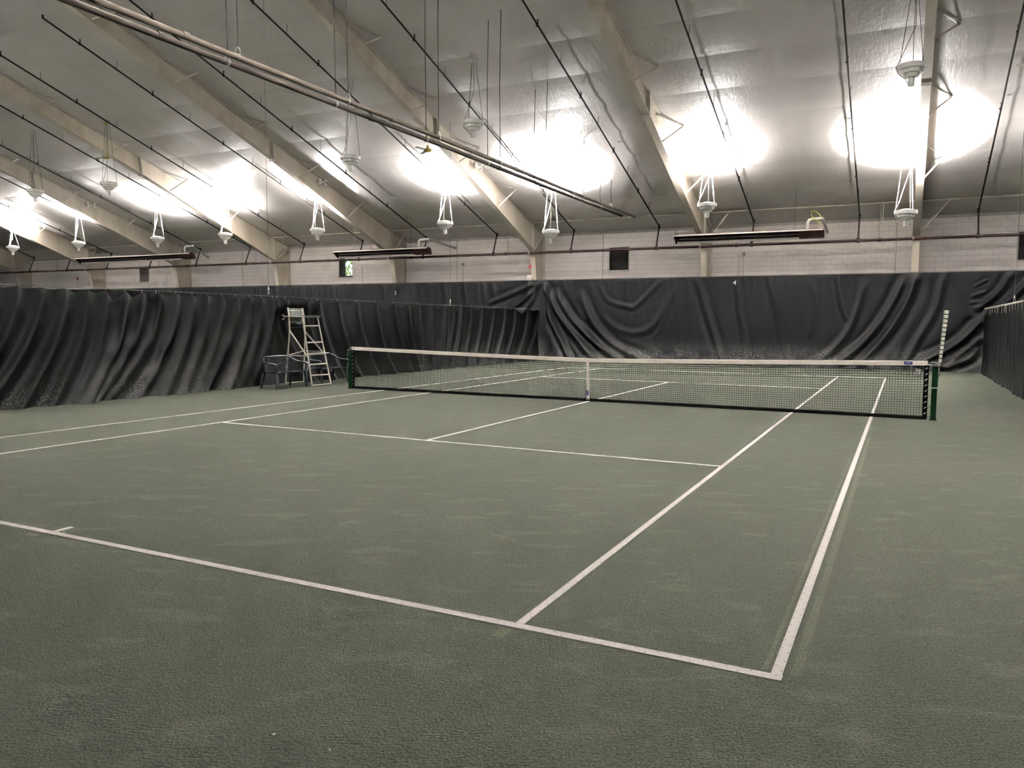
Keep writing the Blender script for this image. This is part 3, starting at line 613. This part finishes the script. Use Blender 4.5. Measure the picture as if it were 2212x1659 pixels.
def back_panel(x0, x1, dx, dz, seed, folds, pleat, label, zt=3.62):
    X = np.arange(x0, x1+1e-6, dx); Z = np.arange(0.012, zt+1e-6, dz); S, Zg = np.meshgrid(X, Z, indexing='ij')
    D = 0.018*smooth_noise(S, Zg, seed, 1.6, 1.0)+0.006*smooth_noise(S, Zg, seed+1, 7, 3)
    for pts, amp, wd in folds:
        c = cat(pts); best = np.full(S.shape, 1e9); tt = np.zeros(S.shape)
        lo = c.min(0)-0.6; hi = c.max(0)+0.6
        msk = (S > lo[0]) & (S < hi[0]) & (Zg > lo[1]) & (Zg < hi[1])
        s_, z_ = S[msk], Zg[msk]; bb = np.full(s_.shape, 1e9); tb = np.zeros(s_.shape); sg = np.zeros(s_.shape)
        for i, q in enumerate(c):
            d = np.hypot(s_-q[0], z_-q[1]); k = d < bb; bb[k] = d[k]; tb[k] = i/(len(c)-1)
            sg[k] = (s_-q[0])[k]
        prof = np.exp(-(bb/(wd*0.9))**1.5)-0.5*np.exp(-((bb-wd*1.8)/(wd*0.9))**2)
        taper = np.minimum(1, np.minimum(tb/0.12+0.25, (1-tb)/0.08+0.45))
        D[msk] += 1.35*amp*prof*taper
    if pleat:   # triangular gathers below the top line
        r = np.random.RandomState(seed+5); x = x0+0.2
        while x < x1:
            wd = r.uniform(0.07, 0.13); sh_ = r.uniform(-0.35, 0.35); a = r.uniform(0.02, 0.06)*pleat
            D += a*np.exp(-((S-x-sh_*(zt-Zg)/1.6)/(wd+0.05*(zt-Zg)))**2)*np.exp(-((zt-Zg)/1.9)**2); x += r.uniform(0.3, 0.75)
    D *= np.clip((zt-Zg)/0.12+0.15, 0, 1)
    low = np.clip(1-Zg/1.2, 0, 1); Y = CY-D-0.16*low**2
    zz = Zg.copy()
    tops = (Zg > zt-0.001)
    return grid_mesh(np.stack([S, Y, zz], -1), 'backdrop_curtain', 'curtain')
tag(back_panel(-8.68, 13.0, 0.045, 0.045, 11, FOLDS, 0.5, ''), 'black vinyl backdrop curtain with swept folds behind the court, marked 4', 'curtain', 'backdrop curtains')
tag(back_panel(-26.2, -8.62, 0.06, 0.06, 23, [([[-9.0, 3.5], [-9.5, 2.9], [-10.4, 2.3]], .06, .10), ([[-8.95, 3.5], [-9.2, 2.9], [-9.6, 2.3]], .06, .09), ([[-9.1, 3.5], [-10.1, 3.1], [-11.5, 2.6]], .05, .10)], 1.2, ''), 'black vinyl backdrop curtain beyond the left divider, marked 3', 'curtain', 'backdrop curtains')
tag(back_panel(-56.0, -26.08, 0.12, 0.10, 37, [], 1.0, ''), 'black vinyl backdrop curtain at the far left, mostly hidden by the divider', 'curtain', 'backdrop curtains')
tag(MB().tube([(13, CY, 3.63), (-56, CY, 3.63)], 0.008, 6).build('curtain_cable', 'wire_grey'), 'thin cable carrying the top of the black backdrop curtains', 'cable')
# painted numbers
def text_mesh(body, size, name, m, loc, label):
    cu = bpy.data.curves.new('txt', 'FONT'); cu.body = body; cu.size = size; cu.extrude = 0.002; cu.align_x = 'CENTER'; cu.offset = size*0.02
    to = bpy.data.objects.new('txt', cu); C.objects.link(to); dg = bpy.context.evaluated_depsgraph_get()
    me = bpy.data.meshes.new_from_object(to.evaluated_get(dg)); bpy.data.objects.remove(to)
    me.name = name; me.materials.clear(); me.materials.append(M[m]); o_ = bpy.data.objects.new(name, me); C.objects.link(o_); o_.location = loc; o_.rotation_euler = (math.pi/2, 0, 0)
    tag(o_, label, 'number', 'court numbers'); return o_
text_mesh('4', 0.24, 'court_number', 'paper', (-0.24, CY-0.09, 3.27), 'small white numeral four at the top of the curtain right of centre')
text_mesh('3', 0.24, 'court_number', 'paper', (-16.78, CY-0.13, 3.04), 'small white numeral three on the curtain above the left divider')
text_mesh('2', 0.24, 'court_number', 'paper', (-34.1, CY-0.13, 3.30), 'tiny white numeral on the curtain at the far left')

# divider curtains
TL = [-9.1, -8.6, -8.15, -7.7, -7.24, -6.78, -6.33, -5.86, -5.4, -4.96, -4.52, -4.1, -3.67, -3.22, -2.77, -2.36, -1.89, -1.46, -1.01, -0.6, -0.19]
TR = [-0.04, 0.27, 1.08, 1.57, 2.41, 3.3, 4.22, 5.21, 6.02, 6.62, 7.51, 8.37, 9.0, 9.48, 10.3, 11.13, 12.1, 13.08, 14.1, 15.27, 16.4]
def divider(X0, sgn, y0, y1, ties, shear, seed, amp, zt, name='divider_curtain', push=None, dy=0.04, dropk=1.0, flare=0.12):
    r = np.random.RandomState(seed); Y = np.arange(y0, y1+1e-6, dy); nz = 56; T = np.linspace(0, 1, nz)   # T=1 at the top
    Sg, Tg = np.meshgrid(Y, T, indexing='ij')
    drop = np.zeros(len(Y))
    for a, b in zip(ties[:-1], ties[1:]):
        k = (Y >= a) & (Y <= b); u = (Y[k]-a)/(b-a); dep = r.choice([0.03, 0.06, 0.12, 0.20])*dropk*min(1, (b-a)/0.4); drop[k] = dep*(1-np.abs(2*u-1)**1.3)
    Zt = zt-drop[:, None]; Zg = 0.012+Tg*(Zt-0.012); q = 1-Tg
    D = np.zeros_like(Sg)
    for i, tp in enumerate(ties):
        c = tp+shear(tp)*q**1.7; a = amp*r.uniform(0.55, 1.2); wd = 0.085+0.13*q*r.uniform(0.7, 1.2)
        u = (Sg-c)/wd
        D += a*(0.25+0.95*q**0.7)*np.exp(-np.abs(u)**1.6)*(1+0.55*np.tanh(u*2.2))
        D -= 0.5*a*(0.2+0.9*q)*np.exp(-((Sg-c-0.24*(1+q))/(wd*0.9))**2)
    for i in range(int((y1-y0)/0.9)):   # short gathers at the top
        tp = ties[r.randint(len(ties))]; s2 = r.uniform(-0.5, 0.5); D += 0.03*r.uniform(.4, 1)*np.exp(-((Sg-tp-s2*q*1.4)/0.05)**2)*np.exp(-(q/0.22)**2)
    D += 0.015*smooth_noise(Sg, Zg, seed+3, 2.2, 2.0)
    D += flare*np.clip(q-0.55, 0, 1)**2*4*(0.7+0.3*np.sin(Sg*1.3))
    if push: D += push[0]*np.exp(-((Sg-push[1])/push[2])**2)*np.clip(q*9-0.6, 0, 1)
    Xc = X0+sgn*(D+0.0)
    return grid_mesh(np.stack([Xc, Sg, Zg], -1), name, 'curtain_div')
sl = lambda t_: -1.15+0.25*math.sin(t_*2.1) if t_ < -1.2 else -0.9
def sr(t_):
    if t_ < 5.5: return 0.95-0.05*t_
    if t_ < 8: return 0.65-(t_-5.5)*0.5
    return -0.6-0.12*(t_-8)
XD = -8.82
DL = thing('divider_curtain', 'black vinyl divider curtain along the left side, left of the umpire chair', 'curtain', (XD, -5, 0), 'divider curtains')
def into(o, par, nm):
    o.parent = par; o.location = Vector(o.location)-ORG[par.name]; o.name = nm; return o
into(divider(XD, 1, -9.6, -0.12, TL, sl, 3, 0.15, 2.285), DL, 'panel')
DR = thing('divider_curtain', 'black vinyl divider curtain on the left, running from the umpire chair to the back', 'curtain', (XD, 8, 0), 'divider curtains')
into(divider(XD, 1, -0.02, 16.42, TR, sr, 9, 0.12, 2.27, push=(-0.22, 0.45, 0.75), dy=0.045), DR, 'panel')
TRR = sorted(16.4-0.62*k-rnd.uniform(0, 0.3) for k in range(26))
DQ = thing('divider_curtain', 'black vinyl divider curtain at the right edge of the picture', 'curtain', (8.5, 10, 0), 'divider curtains')
into(divider(8.47, -1, 0.2, 16.4, TRR, lambda t_: -0.25, 15, 0.04, 2.26, dropk=0.3, flare=0.05), DQ, 'panel')
for T_, par, X in ((TL, DL, XD), (TR, DR, XD)):
    for y in T_:
        MB().tube([(X+0.01, y, 2.26), (X+0.01, y, 2.33)], 0.005, 5).build('tie', 'grommet', par)
tie_r = 0
for y in TRR:
    if y > 4.5:
        MB().prism_x([(y-0.035, 2.25), (y+0.035, 2.25), (y+0.010, 2.09-0.09*rnd.random()), (y-0.006, 2.10)], 8.41, 8.42).build('white_tab', 'grommet', DQ)
MB().tube([(8.47, 0.2, 2.28), (8.47, 8.3, 2.27), (8.47, 16.4, 2.28)], 0.03, 6).build('head_rail', 'dull_metal', DQ)
for X, ys, lab in ((XD, (-9.6, 16.6), 'thin cable carrying the left divider curtains'),):
    tag(MB().tube([(X, ys[0], 2.30), (X, -0.3, 2.325), (X, 8.8, 2.29), (X, ys[1], 2.29)], 0.005, 6).build('divider_cable', 'wire_grey'), lab, 'cable')
for X, y, z0, lab in ((XD, -0.32, 2.36, 'thin suspension wire above the umpire chair'), (XD, 8.75, 2.30, 'thin suspension wire above the far half of the left divider'), (8.47, 8.35, 2.27, 'thin suspension wire above the right divider')):
    t = thing('suspension_wire', lab, 'wire', (X, y, z0), 'suspension wires')
    MB().tube([(X, y, z0+0.2), (X, y, roofz(y)-0.02)], 0.005, 5).build('wire', 'wire_grey', t)
    MB().lathe([(0, 0.22), (0.008, 0.21), (0.02, 0.14), (0.02, 0.125), (0.0, 0.125)], (X, y, z0), 10).tube([(X-0.018, y, z0), (X-0.018, y, z0+0.13)], 0.004, 5).tube([(X+0.018, y, z0), (X+0.018, y, z0+0.13)], 0.004, 5).build('turnbuckle', 'paper', t)

# ------------------------------------------------------------------ court lines
def line(p0, p1, wd, label, z=0.004):
    p0 = Vector((*p0, 0)); p1 = Vector((*p1, 0)); d = p1-p0; L = d.length; n = max(1, int(L/0.5)); b = MB(); rl = random.Random(int(L*1000)+int(p0.x*77))
    for i in range(n):
        a, c = -L/2+L*i/n, -L/2+L*(i+1)/n; b.box(a, c, -wd/2, wd/2, -0.006, 0)
    o_ = b.build('court_line', 'tape', origin=(0, 0, 0)); o_.location = (*((p0+p1)/2).xy, z); o_.rotation_euler = (0, 0, math.atan2(d.y, d.x))
    tag(o_, label, 'line', 'white court lines')
W5 = 0.052
line((-5.50, -11.89+0.0), (5.485, -11.87), 0.062, 'white near baseline across the foreground')
line((5.455, -11.84), (5.48, 11.72), W5, 'white right doubles sideline')
line((4.09, -11.84), (4.09, 11.85), W5, 'white right singles sideline')
line((-4.06, -11.86), (-4.12, 11.65), W5, 'white left singles sideline')
line((-5.44, -11.86), (-5.40, 11.70), W5, 'white left doubles sideline')
line((-4.03, -6.36), (4.09, -6.42), W5, 'white near service line')
line((-4.09, 6.45), (4.06, 6.30), W5, 'white far service line beyond the net')
line((-0.05, -6.36), (-0.05, 6.36), W5, 'white centre service line passing under the net')
line((0.0, -11.84), (0.0, -11.70), W5, 'short white centre mark on the near baseline')
line((-5.42, 11.70), (5.50, 11.74), 0.06, 'white far baseline in front of the black backdrop')
for x, y, sz, lab in ((3.72, -13.35, 0.007, 'tiny white scrap lying on the clay in the left foreground'), (3.995, -13.336, 0.004, 'tinier white scrap lying on the clay right of the first scrap')):
    tag(MB().lathe([(0, 0), (sz, 0.0), (sz*1.1, sz*0.5), (0, sz*0.8)], (x, y, 0.001), 7).build('paper_scrap', 'paper'), lab, 'scrap', 'white scraps')

# ------------------------------------------------------------------ net
PXL, PXR, NH = -6.43, 6.46, 0.965
def netbot(x): # underside of the white band
    return 0.842+(0.968-0.842)*(abs(x+0.05)/6.38)**1.15
t = thing('tennis_net', 'black tennis net with white headband across the court', 'net', (0, 0, 0))
xs_ = np.linspace(-6.36, 6.33, 283); hb = MB()
rows = 20; net = MB()
for x in xs_:
    zt = netbot(x)+0.01; net.tube([(x, 0, 0.05), (x, 0, zt*0.72)], 0.0030, 3, caps=False); net.tube([(x, 0, zt*0.72), (x, 0, zt)], 0.0046, 3, caps=False)
for j in range(rows):
    fr_ = (j+0.5)/rows; pts = [(x, 0, 0.05+(netbot(x)-0.05)*fr_) for x in np.linspace(-6.36, 6.33, 40)]
    net.tube(pts, 0.0050 if fr_ > 0.72 else 0.0030, 3, caps=False)
net.build('netting', 'twine', t, kind='stuff')
bx = np.linspace(-6.40, 6.34, 60); band = MB()
for a, b in zip(bx[:-1], bx[1:]):
    za, zb = netbot(a), netbot(b); h = 0.083
    i = len(band.v)
    for (x, z) in ((a, za), (b, zb)): band.v += [(x, -0.012, z), (x, 0.012, z), (x, 0.014, z+h*0.9), (x, 0.0, z+h), (x, -0.014, z+h*0.9)]
    band.f += [(i+k, i+(k+1) % 5, i+5+(k+1) % 5, i+5+k) for k in range(5)]
hbo = band.build('headband', 'band', t)
MB().box(5.965, 6.10, -0.0175, -0.013, netbot(6.03)+0.012, netbot(6.03)+0.072).build('brand_patch', 'blue', hbo)
MB().box(5.985, 6.075, -0.0185, -0.0175, netbot(6.03)+0.042, netbot(6.03)+0.050).build('patch_stroke', 'paper', hbo)
for x in (6.17, 6.24, -6.33, -6.27): MB().tube([(x, -0.0175, netbot(x)+0.03), (x, -0.013, netbot(x)+0.03)], 0.008, 8).build('rivet', 'dull_metal', hbo)
MB().box(-6.36, 6.345, -0.016, 0.016, 0.002, 0.062).build('bottom_band', 'black', t)
for x0, x1 in ((-6.40, -6.33), (6.29, 6.365)):
    MB().box(x0, x1, -0.014, 0.014, 0.01, netbot(x0)).build('side_band', 'black', t)
st = MB(); 
for a, b in zip(np.linspace(0, 1, 6)[:-1], np.linspace(0, 1, 6)[1:]):
    za, zb = 0.03+a*0.84, 0.03+b*0.84; xa, xb = -0.062-0.02*a, -0.062-0.02*b
    st.beam((xa, -0.022, za), (xb, -0.022, zb), (1, 0, 0), 0.055, 0.006)
sto = st.build('centre_strap', 'band', t)
MB().box(-0.105, -0.052, -0.028, -0.0255, 0.13, 0.235).build('strap_label', 'blue', sto)
MB().box(-0.080, -0.074, -0.029, -0.028, 0.14, 0.225).build('label_stroke', 'paper', sto)
MB().tube([(-0.06, -0.028, 0.045), (-0.06, -0.022, 0.045)], 0.018, 8).build('strap_buckle', 'black_vent', sto)
lc = MB()
for side, xa, xb in ((-1, -6.365, PXL+0.045), (1, 6.33, PXR-0.045)):
    for j in range(9):
        z = 0.08+j*0.1; MB_ = lc.tube([(xa, -0.015, z), (xa, -0.017, z+0.03)], 0.006, 5)
        lc.tube([(xa, -0.015, z), (xb, -0.0, z+(0.05 if j % 2 else -0.03))], 0.003, 4)
lc.build('lacing', 'twine', t)
lw = MB()
for xa in (-6.365, 6.33):
    for j in range(9): lw.tube([(xa-0.02, -0.018, 0.1+j*0.1), (xa+0.015, -0.018, 0.13+j*0.1)], 0.007, 5)
lw.build('lacing_knots', 'grommet', t)
def post(X, lab, s_):
    t = thing('net_post', lab, 'post', (X, 0, 0), 'net posts')
    MB().box(X-0.045, X+0.045, -0.045, 0.045, 0, 0.965).build('upright', 'post_green', t)
    MB().box(X-0.055, X+0.055, -0.055, 0.055, 0, 0.03).build('foot_collar', 'black_vent', t)
    MB().box(X-0.05, X+0.05, -0.05, 0.05, 0.955, 0.985).build('cap', 'black_vent', t)
    MB().tube([(X, -0.055, 0.95), (X, 0.055, 0.95)], 0.04, 10).build('pulley', 'post_green', t)
    MB().tube([(X-s_*0.10, 0, 1.0), (X-s_*0.02, -0.03, 1.03), (X+s_*0.05, -0.05, 0.99), (X+s_*0.06, -0.05, 0.88), (X+s_*0.085, -0.05, 0.80)], 0.006, 6).build('net_cord', 'grommet', t)
    MB().tube([(X-s_*0.13, -0.01, 0.985), (X-s_*0.02, -0.052, 0.965), (X+s_*0.05, -0.05, 0.965)], 0.008, 6).build('net_cord', 'grommet', t)
    MB().tube([(X-s_*0.12, 0.0, 1.02), (X-s_*0.01, 0.0, 1.01)], 0.016, 6).build('cable_clamp', 'black_vent', t)
post(PXL, 'dark green net post at the left end of the net', -1); post(PXR, 'dark green net post at the right end of the net', 1)
# white paper tag caught behind the net
o = MB().quad((6.155, 0.009, 0.91), (6.24, 0.009, 0.90), (6.21, 0.009, 0.765), (6.135, 0.009, 0.77)).quad((6.155, 0.0105, 0.91), (6.135, 0.0105, 0.77), (6.21, 0.0105, 0.765), (6.24, 0.0105, 0.90)).build('paper_tag', 'paper')
tag(o, 'small white paper tag hanging behind the net near the right post', 'tag')
# score keeper on the right post
t = thing('score_keeper', 'tall white flip-number score keeper on the right net post', 'score keeper', (6.53, -0.0, 0.55))
MB().tube([(6.505, 0.01, 0.55), (6.525, 0.01, 1.05)], 0.012, 8).build('rod', 'galv', t)
MB().box(6.42, 6.53, -0.06, 0.02, 0.565, 0.585).build('lower_bracket', 'galv', t); MB().box(6.42, 6.54, -0.06, 0.02, 0.94, 0.96).build('upper_bracket', 'black_vent', t)
MB().tube([(6.525, 0.012, 1.03), (6.592, 0.012, 1.96)], 0.012, 6).build('spine', 'score_dark', t)
for j in range(12):
    z = 1.03+j*0.0775; x = 6.525+0.067*j/12; wd = 0.05+0.024*j/12
    c = MB().beam((x, -0.014, z), (x+0.0045, -0.020, z+0.056), (1, 0, 0), wd, 0.02).build('flip_card', 'score', t)
    MB().beam((x-wd*0.38, -0.031, z+0.01), (x-wd*0.38+0.003, -0.034, z+0.045), (1, 0, 0), 0.007, 0.004).build('mark', 'score_dark', c)

# ------------------------------------------------------------------ umpire chair
F0, B0, F1, B1 = Vector((-7.64, -.06)), Vector((-8.8, .17)), Vector((-7.62, .66)), Vector((-8.76, .83))
d0 = (B0-F0).normalized(); d1 = (B1-F1).normalized()
def N(dep, z): p = F0+d0*dep*0.95; return (p.x, p.y, z)
def Fp(dep, z): p = F1+d1*dep*0.95; return (p.x, p.y, z)
t = thing('umpire_chair', 'tall pale tubular umpire chair with ladder and slatted seat', 'chair', (-8.2, 0.4, 0))
R_ = 0.021
MB().tube([N(0, 0.02), N(0.37, 1.79)], R_, 8).build('front_leg', 'ump', t, smooth='auto'); MB().tube([Fp(0, 0.02), Fp(0.53, 1.79)], R_, 8).build('front_leg', 'ump', t, smooth='auto')
MB().tube([N(1.18, 0.02), N(0.945, 1.43), N(0.965, 1.78), N(1.02, 2.03)], R_, 8).build('rear_leg', 'ump', t, smooth='auto'); MB().tube([Fp(1.15, 0.02), Fp(1.06, 1.36), Fp(1.10, 1.8), Fp(1.16, 2.03)], R_, 8).build('rear_leg', 'ump', t, smooth='auto')
for (a, za), (b, zb) in (((0.02, 0.285), (0.085, 0.27)), ((0.09, 0.56), (0.18, 0.56)), ((0.171, 0.842), (0.246, 0.836)), ((0.241, 1.126), (0.338, 1.127)), ((0.30, 1.553), (0.48, 1.559)), ((0, 0.025), (0, 0.025))):
    MB().tube([N(a, za), Fp(b, zb)], 0.018, 8).build('rung', 'ump', t, smooth='auto')
MB().tube([N(1.18, 0.03), Fp(1.15, 0.03)], 0.017, 8).build('rear_rail', 'ump', t, smooth='auto')
MB().tube([N(0.945, 1.43), N(0.20, 0.78)], 0.017, 8).build('diagonal_brace', 'ump', t, smooth='auto'); MB().tube([Fp(1.06, 1.40), Fp(0.33, 0.86)], 0.017, 8).build('diagonal_brace', 'ump', t, smooth='auto')
MB().tube([N(0.186, 0.775), N(1.06, 0.775)], 0.014, 8).build('side_rail', 'ump', t, smooth='auto'); MB().tube([Fp(0.27, 0.875), Fp(1.09, 0.875)], 0.014, 8).build('side_rail', 'ump', t, smooth='auto')
MB().tube([N(1.06, 0.775), Fp(1.09, 0.875)], 0.014, 8).build('side_rail', 'ump', t, smooth='auto')
q0, q1, q2, q3 = Vector(N(0.17, 0.80)), Vector(Fp(0.25, 0.80)), Vector(Fp(0.40, 0.80)), Vector(N(0.34, 0.80)); dz = Vector((0, 0, 0.022))
MB().quad(q0, q1, q2, q3).quad(q3+dz, q2+dz, q1+dz, q0+dz).quad(q0, q0+dz, q1+dz, q1).quad(q1, q1+dz, q2+dz, q2).quad(q2, q2+dz, q3+dz, q3).quad(q3, q3+dz, q0+dz, q0).build('footboard', 'ump', t)
ZS = 1.79
MB().tube([N(0.33, ZS), N(1.2, ZS+0.015)], 0.016, 8).build('seat_rail', 'ump', t, smooth='auto'); MB().tube([Fp(0.42, ZS), Fp(1.12, ZS)], 0.016, 8).build('seat_rail', 'ump', t, smooth='auto')
for j in range(8):
    a = 0.36+j*0.085; b = 0.45+j*0.082; MB().beam(Vector(N(a, ZS+0.024)), Vector(Fp(b, ZS+0.024)), (1, 0, 0), 0.055, 0.018).build('seat_slat', 'ump_slat', t)
for j in range(6):
    fr_ = (j+0.35)/6
    lo_ = Vector(N(0.955, 1.60)).lerp(Vector(Fp(1.09, 1.60)), fr_); hi_ = Vector(N(1.01, 2.02)).lerp(Vector(Fp(1.15, 2.02)), fr_)
    MB().beam(lo_, hi_, (0, 1, 0), 0.075, 0.014).build('back_slat', 'ump_slat', t)
MB().tube([N(0.96, 1.66), Fp(1.09, 1.66)], 0.013, 6).build('back_rail', 'ump', t); MB().tube([N(0.95, 1.52), Fp(1.08, 1.52)], 0.014, 6).build('back_rail', 'wire', t); MB().tube([N(1.0, 1.96), Fp(1.14, 1.96)], 0.011, 6).build('back_rail', 'ump', t)
MB().tube([N(1.2, ZS+0.015), N(1.27, ZS+0.06)], 0.012, 6).build('arm_hook', 'ump', t); MB().tube([N(1.18, ZS+0.01), N(1.20, ZS-0.07), N(1.25, ZS-0.08), N(1.28, ZS-0.05)], 0.010, 6).build('arm_hook', 'ump', t)
# red? handle left out: nothing else on the chair

# ------------------------------------------------------------------ resin benches
def bench(yc, xf, rot, label):
    """local: y along the bench, x forward (towards the court); 1.22 wide"""
    t = thing('garden_bench', label, 'bench', (xf-0.25, yc, 0), 'dark resin benches')
    c, s_ = math.cos(rot), math.sin(rot)
    def P(x, y, z): return (xf-0.25+c*x-s_*y, yc+s_*x+c*y, z)
    HW = 0.575
    for sy in (-1, 1):
        MB().tube([P(0.22, sy*(HW-0.05), 0.40), P(0.24, sy*(HW-0.04), 0.2), P(0.25, sy*(HW-0.03), 0.005)], 0.03, 6, rads=[0.045, 0.036, 0.03]).build('leg', 'bench', t, smooth='auto')
        MB().tube([P(-0.20, sy*(HW-0.07), 0.40), P(-0.25, sy*(HW-0.06), 0.2), P(-0.29, sy*(HW-0.05), 0.005)], 0.03, 6, rads=[0.045, 0.034, 0.028]).build('leg', 'bench', t, smooth='auto')
        MB().tube([P(0.24, sy*(HW-0.03), 0.40), P(0.26, sy*HW, 0.55), P(0.24, sy*(HW+0.01), 0.615)], 0.024, 6, rads=[0.032, 0.024, 0.026]).build('arm_post', 'bench', t, smooth='auto')
        MB().tube([P(0.28, sy*(HW+0.01), 0.60), P(0.18, sy*(HW+0.015), 0.625), P(0.0, sy*(HW+0.015), 0.635), P(-0.14, sy*(HW-0.0), 0.67), P(-0.21, sy*(HW-0.06), 0.735), P(-0.25, sy*(HW-0.16), 0.78)], 0.026, 8, rads=[0.02, 0.03, 0.03, 0.03, 0.028, 0.026]).build('armrest', 'bench', t, smooth=True)
    MB().tube([P(-0.25, y, 0.785+0.012*(1-(y/0.42)**2)) for y in np.linspace(-0.43, 0.43, 9)], 0.027, 8).build('top_rail', 'bench', t, smooth=True)
    MB().tube([P(-0.235, y, 0.60) for y in np.linspace(-0.50, 0.50, 5)], 0.012, 6).build('mid_rail', 'bench', t)
    st_ = MB(); 
    i = 0
    for (x, zz) in ((0.25, 0.395), (0.26, 0.42), (0.22, 0.435), (-0.02, 0.415), (-0.22, 0.425), (-0.24, 0.40)):
        st_.v += [P(x, -HW+0.01, zz), P(x, HW-0.01, zz)]
    n = 6; st_.f = [(2*k, 2*k+1, 2*k+3, 2*k+2) for k in range(n-1)]+[(2*(n-1), 2*n-1, 1, 0), tuple(range(0, 2*n, 2)), tuple(range(2*n-1, 0, -2))]
    st_.build('seat', 'bench', t)
    for k in range(26):
        y = -0.53+k*1.06/25; e = abs(y)/0.55; top = 0.785 if abs(y) < 0.43 else 0.785-(abs(y)-0.43)*1.0
        xt = -0.25 if abs(y) < 0.43 else -0.25+(abs(y)-0.43)*0.6
        MB().beam(P(-0.215+0.02*e**3, y*0.93, 0.425), P(xt, y, top), (-s_, c, 0), 0.017, 0.010).build('back_slat', 'bench', t)
    return t
bench(-0.72, -7.70, 0.03, 'dark green resin garden bench to the left of the umpire chair')
bench(1.12, -7.86, 0.0, 'dark green resin garden bench between the umpire chair and the net post')
